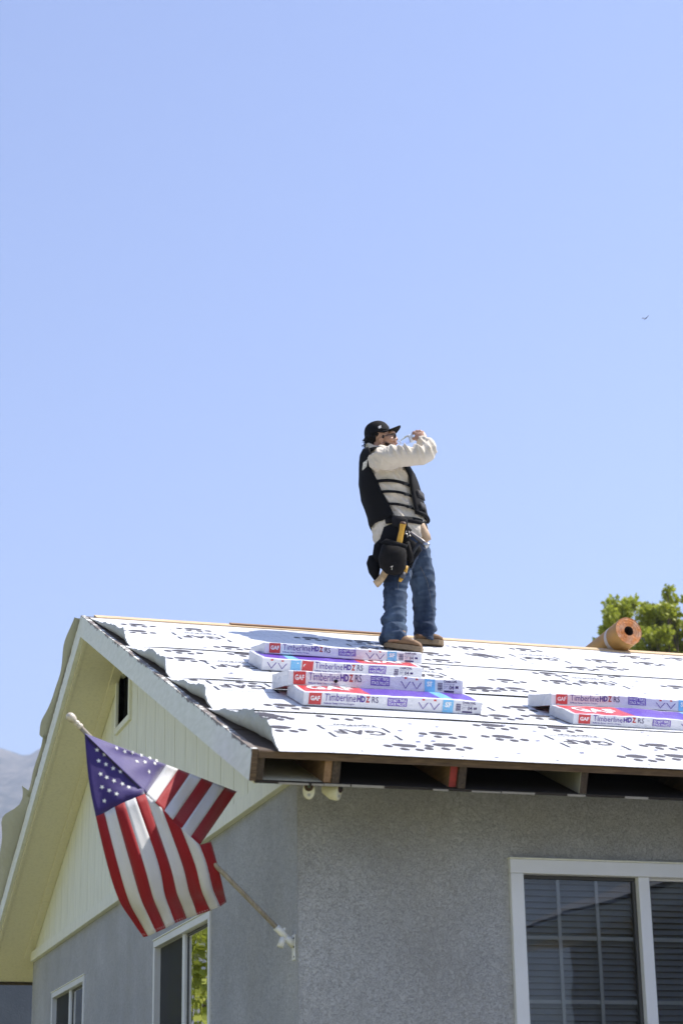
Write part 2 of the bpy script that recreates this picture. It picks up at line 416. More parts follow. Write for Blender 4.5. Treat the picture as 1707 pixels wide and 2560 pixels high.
mm = MB(); mm.box((OX, YB+.001, GZ), (XE, YB+TW, ZT)); part(mm, 'rear_wall', STUCCO)
mm = MB(); mm.box((XE, OY, GZ), (XE+TW, YB, 2.0)); part(mm, 'end_wall', STUCCO)
mm = MB(); mm.box((OX+TW+.01, OY+TW+.01, -.06), (XE-.01, YB-.01, -.02)); part(mm, 'ceiling', ROOM)
mm = MB(); mm.box((OX+TW+.01, OY+2.4, GZ+.02), (XE-.01, OY+2.5, -.07)); part(mm, 'partition_wall', ROOM)
mm = MB(); mm.box((OX+2.2, OY+2.52, GZ+.02), (OX+2.3, YB-.02, -.07)); part(mm, 'partition_wall', ROOM)

# --- gable: siding planks above the stucco, trim board at their foot
def soff_z(y): return ZR - abs(y-YR)*TAN - .150/COS + .018  # underside of the rake soffit
pw = .30
PLK = [.585 - .02 + pw*i for i in range(40) if .585 - .02 + pw*i < YB]
VENT = (4.715, 5.165, 1.235, 1.60)
def plank_piece(y0, y1, zb, top):
    m = MB(); x0, x1 = OX - .016, OX + .02
    ys = [y0, y1] if not (y0 < YR < y1) else [y0, YR, y1]
    for a, b in zip(ys[:-1], ys[1:]):
        if soff_z(a) < zb+.01 and soff_z(b) < zb+.01: continue
        za = max(zb+.001, top if top is not None else soff_z(a)); zbb = max(zb+.001, top if top is not None else soff_z(b))
        m.hexa([(x0, a, zb), (x1, a, zb), (x1, b, zb), (x0, b, zb), (x0, a, za), (x1, a, za), (x1, b, zbb), (x0, b, zbb)])
    return m
for k, y0 in enumerate(PLK):
    a, b = max(y0+.004, OY-.004), min(y0+pw-.004, YB-.003)
    if b - a < .02: continue
    lo, hi = VENT[0], VENT[1]
    segs = []
    cuts = sorted({a, b, *[c for c in (lo, hi) if a < c < b]})
    m = MB()
    for c0, c1 in zip(cuts[:-1], cuts[1:]):
        if lo < (c0+c1)/2 < hi:
            q1 = plank_piece(c0, c1, .070, VENT[2]); m.add(q1.v, q1.f)
            q2 = plank_piece(c0, c1, VENT[3], None); m.add(q2.v, q2.f)
        else:
            q1 = plank_piece(c0, c1, .070, None); m.add(q1.v, q1.f)
    if m.f: part(m, 'siding_plank', SIDING)
mm = MB()                                                     # dark backing seen in the grooves
mm.add([(OX+.012, OY, .07), (OX+.012, YR, soff_z(YR)-.01), (OX+.012, YB, .07)], [(0, 1, 2)])
vb = MB(); vb.box((OX+.25, VENT[0]-.1, VENT[2]-.1), (OX+.26, VENT[1]+.1, VENT[3]+.1)); 
vent = MB(); fwid = .045
x0, x1 = OX-.036, OX+.03
vent.box((x0, VENT[0]-fwid, VENT[2]-fwid), (x1, VENT[1]+fwid, VENT[2])); vent.box((x0, VENT[0]-fwid, VENT[2]+.0005), (x1, VENT[0], VENT[3])); vent.box((x0, VENT[1], VENT[2]+.0005), (x1, VENT[1]+fwid, VENT[3]))
vo = part(vent, 'gable_vent', TRIM, bevel=.004)
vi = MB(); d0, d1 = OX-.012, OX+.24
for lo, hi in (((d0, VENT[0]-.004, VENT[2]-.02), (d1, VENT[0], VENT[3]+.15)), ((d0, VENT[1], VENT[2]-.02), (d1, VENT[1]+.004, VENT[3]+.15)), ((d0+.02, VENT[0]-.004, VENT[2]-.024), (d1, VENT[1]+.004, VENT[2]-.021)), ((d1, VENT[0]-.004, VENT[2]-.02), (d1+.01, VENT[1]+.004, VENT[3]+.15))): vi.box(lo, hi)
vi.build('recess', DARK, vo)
mm = MB(); mm.box((OX-.038, OY-.012, -.012), (OX+.01, YB+.05, .069)); part(mm, 'gable_trim_board', TRIM, bevel=.004)

# --- roof deck, rake boards, soffits, rafters
def slope_box(m, x0, x1, s0, s1, h0, h1, fn=RP, mat=0, nseg=1):
    for i in range(nseg):
        a = s0+(s1-s0)*i/nseg; b = s0+(s1-s0)*(i+1)/nseg
        m.hexa([fn(x0, a, h0), fn(x1, a, h0), fn(x1, b, h0), fn(x0, b, h0), fn(x0, a, h1), fn(x1, a, h1), fn(x1, b, h1), fn(x0, b, h1)], mat)
sd = 0.0; i = 0                                              # sheathing boards, visible along the rake
bw = .185
while sd < SL - .03:
    m = MB(); e = min(sd+bw-.004, SL-.004); slope_box(m, .032, XE+.3, sd, e, -.021, -.001-.0015*(i % 3)); part(m, 'deck_board', [DECK]); sd += bw; i += 1
m = MB(); slope_box(m, .034, XE+.3, -.012, -.001, -.034, -.003); part(m, 'deck_edge', PLY)
m = MB(); slope_box(m, .02, XE+.3, .002, SL, -.021, 0, RB); part(m, 'rear_deck', DECK)
m = MB(); slope_box(m, .09, XE+.3, SL-.13, SL-.004, .0005, .013); part(m, 'ridge_strip', FRESH)
# rake boards (front and rear) with the wear map in uv.y
def rake(fn, s0, s1, name, lab):
    m = MB(); uv = []; n = 24
    for k in range(n+1):
        s = s0+(s1-s0)*k/n; w = .0015*nz((s*3, 0, 1))
        for (xx, hh, v_) in ((0+w, -.140, 0), (0+w, .004, 1), (.030, .004, 1), (.030, -.140, 0)):
            m.v.append(tuple(fn(xx, s, hh+(.0025*nz((s*9, 3, 7)) if hh > 0 else 0)))); uv.append((s, v_))
    for k in range(n):
        for j in range(4):
            a = k*4+j; b = k*4+(j+1) % 4; m.f.append((a, b, b+4, a+4)); m.m.append(0)
    m.f.append((0, 1, 2, 3)); m.m.append(1); m.f.append(tuple(n*4+q for q in (3, 2, 1, 0))); m.m.append(0)
    o = part(m, name, [BARGE, PLY], uvs=uv); return o
rake(RP, -.012, SL-.0015+.05*0, 'rake_board', '')
rake(RB, .0015, SL+.01, 'rake_board', '')
for fn, s1, e0 in ((RP, SL-.05, .03), (RB, SL, .05)):
    m = MB(); slope_box(m, .031, OX-.017, e0, s1, -.150, -.138, fn); part(m, 'rake_soffit', SOFFIT)
    m = MB(); slope_box(m, OX-.085, OX-.0175, .12 if fn is RP else .12, (SL-.07) if fn is RP else SL-.45, -.162, -.1505, fn); part(m, 'soffit_moulding', SOFFIT, bevel=.003)
    m = MB(); slope_box(m, .0305, .052, e0, s1, -.158, -.1505, fn); part(m, 'soffit_moulding', SOFFIT)
# front eave: rafters with plumb-cut ends, sloped soffit board under them
def rafter(x, w, name, mat, s0=.006, s1=2.2, mats=None, hb=-.139):
    m = MB(); slope_box(m, x, x+w, s0, s1, hb, -.0225); return part(m, name, mat, bevel=.002)
rb0 = .409
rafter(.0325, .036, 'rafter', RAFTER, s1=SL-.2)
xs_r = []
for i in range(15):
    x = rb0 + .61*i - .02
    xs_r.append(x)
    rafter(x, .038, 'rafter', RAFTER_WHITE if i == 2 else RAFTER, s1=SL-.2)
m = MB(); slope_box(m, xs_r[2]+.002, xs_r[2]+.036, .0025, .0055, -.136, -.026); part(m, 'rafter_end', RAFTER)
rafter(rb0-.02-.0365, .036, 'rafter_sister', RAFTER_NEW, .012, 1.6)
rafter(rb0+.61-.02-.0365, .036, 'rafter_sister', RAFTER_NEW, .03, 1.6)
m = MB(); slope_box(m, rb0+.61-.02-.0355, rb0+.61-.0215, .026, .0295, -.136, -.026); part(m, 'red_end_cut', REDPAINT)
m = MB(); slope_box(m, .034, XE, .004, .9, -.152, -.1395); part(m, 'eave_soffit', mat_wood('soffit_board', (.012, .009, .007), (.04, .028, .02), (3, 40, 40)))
m = MB()
x = .034
while x < XE:                                                # flaking paint left on the soffit edge
    w = random.uniform(.05, .22); t0 = random.uniform(.007, .012)
    if random.random() < .62: slope_box(m, x, x+w, .0005, .0035, -.152, -.152+t0)
    x += w + random.uniform(.0, .03)
tag(part(m, 'flaking_paint', FLAKY), kind='stuff')

# --- windows
def window(fn, u0, u1, v0, v1, mull, name, label, blinds=True, ncol=3, rows=.305, toprow=.30, fw_=.068, screen=False, shallow=False):
    """fn(u, v, d): wall coordinates to world, d = metres into the wall"""
    w = bpy.data.objects.new(name, None); COL.objects.link(w); w.parent = house; w.empty_display_size = .1
    if label: w['label'] = label
    def bar(nm, a0, a1, b0, b1, d0, d1, mat, bev=.003):
        m = MB(); m.box((a0, b0, d0), (a1, b1, d1), fn=lambda a, b, d: fn(a, b, d)); return m.build(nm, mat, w, bevel=bev)
    d0, d1 = (-.012, .05) if shallow else (-.028, .06)
    bar('frame', u0, u1, v1-fw_, v1, d0, d1, WHITEFRAME); bar('frame', u0, u1, v0, v0+fw_, d0, d1, WHITEFRAME)
    bar('frame', u0, u0+fw_, v0+fw_+.0005, v1-fw_-.0005, d0, d1, WHITEFRAME); bar('frame', u1-fw_, u1, v0+fw_+.0005, v1-fw_-.0005, d0, d1, WHITEFRAME)
    bar('mullion', mull-.03, mull+.03, v0+fw_+.0005, v1-fw_-.0005, d0+(.024 if shallow else .012), d1, WHITEFRAME)
    bar('drip_cap', u0-.003, u1+.003, v1+.0005, v1+.009, d0-.006, .0, TRIM)
    for side, (a0, a1) in enumerate(((u0+fw_, mull-.03), (mull+.03, u1-fw_))):
        b0, b1 = v0+fw_, v1-fw_
        if not (side == 0):
            pass
        # sash
        sw = .018 if side == 0 else .012
        sm_ = WHITEFRAME if side else DARKFRAME
        ds0 = .029 if shallow else .020
        bar('sash', a0+.0005, a1-.0005, b1-sw, b1-.0005, ds0, .05, sm_); bar('sash', a0+.0005, a0+sw, b0, b1-sw-.0005, ds0, .05, sm_); bar('sash', a1-sw, a1-.0005, b0, b1-sw-.0005, ds0, .05, sm_)
        m = MB(); m.add([fn(a0+.002, b0, .034), fn(a1-.002, b0, .034), fn(a1-.002, b1-.002, .034), fn(a0+.002, b1-.002, .034)], [(0, 1, 2, 3)]); m.build('pane', GLASS, w)
        if screen and side == 1:
            m = MB(); m.add([fn(a0+.004, b0, .027), fn(a1-.004, b0, .027), fn(a1-.004, b1-.004, .027), fn(a0+.004, b1-.004, .027)], [(0, 1, 2, 3)]); m.build('insect_screen', SCREENM, w)
        for c in range(1, ncol):
            u = a0+(a1-a0)*c/ncol; bar('muntin', u-.009, u+.009, b0, b1-sw, .040, .046, GRILLE, 0)
        v = b1-toprow; 
        while v > b0+.05: bar('muntin', a0+.01, a1-.01, v-.009, v+.009, .0462, .050, GRILLE, 0); v -= rows
        if blinds:
            v = b1-.03
            while v > b0:
                m = MB(); m.hexa([fn(a0+.004, v, .078), fn(a1-.004, v, .078), fn(a1-.004, v-.001, .079), fn(a0+.004, v-.001, .079), fn(a0+.004, v+.026, .108), fn(a1-.004, v+.026, .108), fn(a1-.004, v+.025, .109), fn(a0+.004, v+.025, .109)])
                m.build('blind_slat', BLIND, w); v -= .030
    return w
window(lambda u, v, d: (u, OY+d, v), WINF[0], WINF[1], WINF[2], WINF[3], 2.165, 'window', 'wide white framed front window with horizontal blinds behind grid panes')
window(lambda u, v, d: (OX+d, u, v), *WING[0][:2], WING[0][2], WING[0][3], (WING[0][0]+WING[0][1])/2, 'window', 'larger white gable window reflecting green leaves', blinds=False, fw_=.042, screen=True, shallow=True)
window(lambda u, v, d: (OX+d, u, v), *WING[1][:2], WING[1][2], WING[1][3], (WING[1][0]+WING[1][1])/2, 'window', 'small white gable window below the trim board', blinds=False, fw_=.042, screen=True, shallow=True)

# --- wing in front, out of the frame to the right: the front window mirrors its roof
m = MB(); m.box((4.10, -4.7, GZ), (4.24, OY-.005, .06)); m.box((8.56, -4.7, GZ), (8.70, OY-.005, .06)); m.box((4.241, -4.7, GZ), (8.559, -4.56, .06)); part(m, 'wing_wall', STUCCO)
wr = MB()
for sx, xe in ((1, 3.75), (-1, 9.05)):
    wz = lambda x: TAN*(x-3.75) if sx > 0 else TAN*(9.05-x)
    for hb, ht, mt in ((-.02, 0, 0), (.004, .0065, 1)):
        lo = [(xe, -5.0), (xe, 0.0 if True else 0), (6.4, 2.65), (6.4, -5.0)]
        bt = [(x, y, wz(x)+hb) for x, y in lo]; tp = [(x, y, wz(x)+ht) for x, y in lo]
        wr.hexa(bt+tp, mt)
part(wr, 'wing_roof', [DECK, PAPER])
m = MB(); m.box((3.76, -5.0, -.16), (3.80, -.03, -.025)); part(m, 'wing_fascia', BARGE)
m = MB(); m.box((3.81, -4.95, -.16), (4.095, -.03, -.145)); part(m, 'wing_soffit', SOFFIT)
m = MB(); m.add([(4.10, -4.69, .06), (8.7, -4.69, .06), (6.4, -4.69, .98)], [(0, 1, 2)]); part(m, 'wing_gable', SIDING)
# --- rear eave soffit of separate boards, dark drip edge, and the wall beyond
s0_ = (YB-YR)/COS-.12
for i in range(3):
    a_, b_ = s0_+(SL-s0_)*i/3+.002, s0_+(SL-s0_)*(i+1)/3-.002
    m = MB(); slope_box(m, OX-.0165, XE, a_, b_, -.152, -.140, RB); part(m, 'rear_soffit_board', SOFFIT)
m = MB(); slope_box(m, .031, XE+.2, SL+.002, SL+.03, -.165, -.01, RB); part(m, 'rear_fascia', RAFTER)
ow = MB(); ow.box((-1.2, 12.31, GZ), (6, 12.5, .22)); garage = ow.build('garden_wall', simple('grey_render', (.10, .115, .135), .9, .15, 2, bump=.4))
tag(garage, 'dark grey rendered wall beyond the back corner of the house', 'wall')

# ================================================================== LETTERING
_tc = {}
def text_mesh(s, bold=0.0, shear=0.0):
    key = (s, bold, shear)
    if key in _tc: return _tc[key]
    cu = bpy.data.curves.new('t', 'FONT'); cu.body = s; cu.offset = bold; cu.resolution_u = 2; cu.shear = shear; cu.space_character = 1.0
    o = bpy.data.objects.new('t', cu); COL.objects.link(o)
    me = eval_mesh(o, 't')
    v = [(a.co.x, a.co.y) for a in me.vertices]; f = [tuple(p.vertices) for p in me.polygons]
    bpy.data.objects.remove(o); bpy.data.curves.remove(cu); bpy.data.meshes.remove(me)
    x0 = min(a[0] for a in v); x1 = max(a[0] for a in v); y0 = min(a[1] for a in v); y1 = max(a[1] for a in v)
    _tc[key] = ([((a[0]-x0)/(x1-x0), (a[1]-y0)/(y1-y0)) for a in v], f)
    return _tc[key]
def put_text(mb, s, u0, u1, v0, v1, fn, bold=0.0, shear=0.0):
    """lettering stretched into the rectangle u0..u1, v0..v1, fn maps (u, v) onto the surface"""
    v, f = text_mesh(s, bold, shear)
    mb.add([fn(u0+(u1-u0)*a, v0+(v1-v0)*b) for a, b in v], f)
def put_rect(mb, u0, u1, v0, v1, fn, n=1):
    for i in range(n):
        a = u0+(u1-u0)*i/n; b = u0+(u1-u0)*(i+1)/n
        mb.add([fn(a, v0), fn(b, v0), fn(b, v1), fn(a, v1)], [(0, 1, 2, 3)])
def put_line(mb, p, q, w, fn):
    d = (Vector(q)-Vector(p)); n = Vector((-d.y, d.x)).normalized()*w/2; p = Vector(p); q = Vector(q)
    mb.add([fn(*(p-n)), fn(*(q-n)), fn(*(q+n)), fn(*(p+n))], [(0, 1, 2, 3)])

# ================================================================== UNDERLAYMENT SHEETS
ROWS = [(-.035, 1.125), (1.10, 2.18), (2.15, 3.50), (3.47, 4.985)]
CURL = [(.125, .02, .10), (.078, .012, .04), (.085, .016, .035), (.072, .016, .04)]   # curl height, contact line at the top and bottom of the row
XR = 9.8
def row_off(k, x, s):
    s0, s1 = ROWS[k]; o = .0025 + .0075*sstep(.16, 0, s-s0) * (1 if k else .4)
    o += .0022*(1+nz((x*1.3, s*2.2, k*3.1))) + .004*max(0, nz((x*.9+4, s*.7, k*5.0)))*sstep(.02, .1, s-s0+.05)
    if k: o += .010*max(0, nz((x*1.1, 0, 7+k*2.3)))*sstep(.10, 0, s-s0)       # the lap lifts here and there
    return o
def row_profile(k, s):
    """contact x of the curl and its radius / sweep at slope position s"""
    s0, s1 = ROWS[k]; H, ct, cb = CURL[k]; u = (s1-s)/(s1-s0)
    xc = ct+(cb-ct)*u*u + .012*nz((s*6, k, 0)) + .02
    h = H*(sstep(0, .78, u)*.85+.15*math.sin(u*3))*(1-sstep(.80, 1.0, u)*.92) * (1+.34*nz((s*4.1, k*7.7, 2))+.14*nz((s*17, k*3.7, 5)))
    return xc, max(.004, h)
def sheet(k):
    s0, s1 = ROWS[k]; m = MB(); uv = []
    ns = 72; cols = [('c', a) for a in (1, .8, .6, .4, .2)] + [('f', d) for d in (0, .03, .07, .13, .22, .34, .5, .7, .95, 1.25, 1.6, 2, 2.4, 2.8, 3.2, 3.6, 4, 4.5, 5, 6, 7.5, XR)]
    nx = len(cols)
    for j in range(ns+1):
        u = j/ns; s = s0+(s1-s0)*(u**1.25); xc, h = row_profile(k, s)
        sw = R(118); rad = h/(1-math.cos(sw))
        wob = .006*nz((s*5, k, 4)); edge = .010*nz((0, s*9, k))
        for typ, d in cols:
            if typ == 'c':
                a = sw*d*(1+.22*nz((s*7, k*3, 8))+.10*nz((s*31, k*3, 2))); x = xc + rad - rad*math.sin(a); hh = rad*(1-math.cos(a)) + .004; uu = xc + rad - rad*a
            else:
                x = min(XR, xc+rad+d); hh = row_off(k, x, s)*sstep(0, .2, d) + .004*(1-sstep(0, .2, d)); uu = x
            ss = s
            if j == 0: ss += .010*nz((x*1.7, k*9.0, 1)) + .004*nz((x*7, k, 1))
            m.v.append(tuple(RP(x, ss, hh))); uv.append((uu, s))
    for j in range(ns):
        for i in range(nx-1):
            a = j*nx+i; m.f.append((a, a+1, a+nx+1, a+nx)); m.m.append(0)
    lab = ['white printed underlayment sheet along the eave, its corner rolled up at the rake',
           'white printed underlayment sheet second up from the eave', 'white printed underlayment sheet third up from the eave, below the roofer',
           'white printed underlayment sheet just below the ridge, under the roofer'][k]
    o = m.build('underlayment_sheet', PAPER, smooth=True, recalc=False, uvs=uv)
    tag(o, lab, 'underlayment', 'underlayment sheets on the front slope')
    # printed marks, following the sheet
    def P(x, s): return RP(x, s, row_off(k, x, s)*sstep(0, .2, max(0, x-row_profile(k, min(max(s, s0), s1))[0]-row_profile(k, min(max(s, s0), s1))[1]*.7)) + .0022)
    ink = MB(); blk = MB(); pawprints = []
    def paw(cx, cs, a=0.0, sc=1.0):
        nonlocal ink
        def blob(dx, dy, rx, ry, n=12, jag=.14):
            pts = []
            for i in range(n):
                t = 2*math.pi*i/n; rr = 1+jag*nz((cx*7+dx*31, cs*9+i*.9, dy*17))
                x = (dx+rx*rr*math.cos(t))*sc; y = (dy+ry*rr*math.sin(t))*sc
                pts.append((cx+x*math.cos(a)-y*math.sin(a), cs+x*math.sin(a)+y*math.cos(a)))
            # centre fan keeps the mark on the waves of the sheet
            cxx = sum(p[0] for p in pts)/n; cyy = sum(p[1] for p in pts)/n
            if min(p[1] for p in pts) < s0+.012 or max(p[1] for p in pts) > s1-.012 or min(p[0] for p in pts) < .12: return
            ink.add([P(cxx, cyy)]+[P(*p) for p in pts], [(0, i+1, (i+1) % n+1) for i in range(n)])
        blob(0.0, .048, .062, .044, 14, .24); blob(-.098, .016, .023, .034, 10, .25); blob(-.040, -.052, .023, .033, 10, .25); blob(.034, -.058, .023, .033, 10, .25); blob(.098, -.012, .024, .034, 10, .25)
    for px, py in PAWS:
        x, s = roof_xs(px, py)
        if s0+.10 < s+.0 < s1+.02 or (s0 < s <= s0+.10): 
            if s < s1-.02:
                paw(x, s, .25*nz((px, py, 0)), 1.0)
                if ink.f: pawprints.append(ink)
                ink = MB()
    for px, py, x, s in BOXES:
        if not (s0 <= s < s1-.1): continue
        w, h = .335, .33; v0, v1 = s-h/2, s+h/2
        if v0 < s0+.01: v0 = s0+.012
        for a, b in (((x, v0), (x+w, v0)), ((x, v1), (x+w, v1))): put_line(blk, a, b, .006, P)
        for xx in (x, x+w):
            put_line(blk, (xx, v0), (xx, v0+.12), .014, P); put_line(blk, (xx+.004, v1-.12), (xx, v1), .014, P)
        fl = lambda a, b: P(2*x+w-a, 2*s-b)                    # printed the other way up
        t2 = MB(); put_text(t2, 'GAF', x+.03, x+w-.04, s-.075, s+.06, fl, .02)
        ink.add(t2.v, t2.f)
        if v1+.10 < s1:
            t2 = MB(); put_text(t2, 'TigerPaw', x+.01, x+w*.72, v1+.03, v1+.085, lambda a, b: P(2*x+w-a, 2*(v1+.057)-b), .015); blk.add(t2.v, t2.f)
            t2 = MB(); put_text(t2, 'Roof Deck Protection', x+w*.2, x+w*.9, v1+.012, v1+.024, lambda a, b: P(2*x+w-a, 2*(v1+.018)-b)); blk.add(t2.v, t2.f)
    xx = .5
    while xx < 4.6:                                            # small printed lap marks along the lower edge
        if s1-s0 > 1: 
            put_rect(ink, xx, xx+.022, s0+.075, s0+.082, P); put_rect(ink, xx+.03, xx+.036, s0+.06, s0+.095, P)
        xx += .41 + .13*random.random()
    fas = MB(); rf = random.Random(k+40)
    for _ in range(34):
        x_, s_ = rf.uniform(.35, 4.8), rf.uniform(s0+.06, s1-.05); r_ = rf.uniform(.008, .013)
        fas.add([P(x_+r_*1.3*math.cos(a_), s_+r_*math.sin(a_))+Vector((0, 0, .002)) for a_ in [2*math.pi*i/8 for i in range(8)]], [tuple(range(8))])
    tag(fas.build('cap_fasteners', CAPNAIL, o, recalc=False), kind='stuff')
    for q in pawprints: tag(q.build('paw_print', INK, o, recalc=False), kind='stuff')
    if ink.f: tag(ink.build('lettering', INK, o, recalc=False), kind='stuff')
    if blk.f: tag(blk.build('printed_boxes', INKB, o, recalc=False), kind='stuff')
    return o
_f1 = lambda x, y: (1200+.3233*x, 1420+.3233*y); _f3 = lambda x, y: (600+.3954*x, 1580+.3954*y)
_f4 = lambda x, y: (.4464*x, 1520+.4464*y); _f7 = lambda x, y: (600+.357*x, 1780+.357*y)
PAWS = [_f1(*a) for a in ((350, 640), (60, 690), (935, 728), (1195, 697), (1305, 748), (790, 785), (1020, 783), (540, 832), (945, 838), (210, 882), (620, 893), (60, 943), (285, 948), (1530, 932), (330, 1098), (165, 1165), (480, 1165), (115, 1240), (620, 1258), (190, 1328), (1400, 1395), (1240, 1482), (1540, 1478), (1540, 712))]
PAWS += [_f3(*a) for a in ((450, 48), (780, 68), (1440, 108), (1220, 145), (1530, 152), (1280, 188), (1160, 232), (40, 153), (30, 322), (295, 478), (195, 545), (625, 548), (1500, 368))]
PAWS += [_f4(*a) for a in ((775, 103), (775, 138), (1085, 128), (1030, 253), (1045, 294), (1300, 231), (985, 402), (1320, 413), (1480, 608))]
PAWS += [_f7(*a) for a in ((300, 128), (1420, 173), (1180, 255), (1460, 253))]
BOXES = [(0, 0, x, s) for x, s in ((.515, .585), (1.73, .61), (2.94, .60), (.50, 4.19), (1.72, 4.19), (2.92, 4.19), (.25, 1.95), (1.42, 1.72), (2.65, 1.85), (.42, 2.80), (1.62, 2.9), (2.83, 3.02), (4.05, .6), (3.9, 1.8))]
sheets = [sheet(k) for k in range(4)]
# rear slope: three sheets whose edges stick out past the rake and curl
for k, (s0, s1, e0, e1, ph) in enumerate(((.05, 1.55, .045, .050, 0), (1.5, 2.35, .03, .03, 3), (2.28, 4.6, .11, .08, 5))):
    m = MB(); uv = []; ns = 30; cols = [-1, -.85, -.7, -.5, -.3, -.1, 0, .1, .3, .7, 1.5, 3, 6, XR]
    for j in range(ns+1):
        s = s0+(s1-s0)*j/ns; u = j/ns
        e = (e0*(1-u)+e1*u)*(.75+.5*nz((s*2.3, ph, 1))+.25*math.sin(u*9+ph)) + (.03*sstep(.12, 0, u) if k == 2 else 0)
        for c in cols:
            if c < 0:
                a = -c; x = -e*a*1.2; h = .006+e*1.1*a*a*(sstep(.0, .3, u)*.45+.12*math.sin(u*14+ph)+.22) + (.05*a*sstep(.15, 0, u) if k == 2 else 0)
            else: x = c; h = .006 + .003*nz((x, s*2, k))
            m.v.append(tuple(RB(x, s, h+.003*(3-k)))); uv.append((x, s))
    nx = len(cols)
    for j in range(ns):
        for i in range(nx-1): a = j*nx+i; m.f.append((a, a+1, a+nx+1, a+nx)); m.m.append(0)
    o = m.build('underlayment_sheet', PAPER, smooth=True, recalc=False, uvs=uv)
    tag(o, ['underlayment edge sticking out past the rear rake just below the ridge', 'short strip of underlayment edge past the middle of the rear rake', 'wide curled underlayment edge hanging off the lower rear rake'][k], 'underlayment')

# loose wood strip on the ridge, left of the roofer
a = hit(573, 1570, 1, YR-.02); b = hit(955, 1596, 1, YR-.02)
m = MB(); x0_, x1_ = a.x, b.x
m.box((x0_, SL-.075, .0138), (x1_, SL-.012, .024), fn=lambda x, s, h: RP(x, s+.006*math.sin(x*5), h+.005*math.sin((x-x0_)/(x1_-x0_)*3.1)))
tag(m.build('wood_strip', mat_wood('weathered_strip', (.16, .09, .05), (.38, .24, .14), (3, 40, 40)), bevel=.002), 'thin brown wood strip lying along the ridge beside the roofer', 'wood strip')

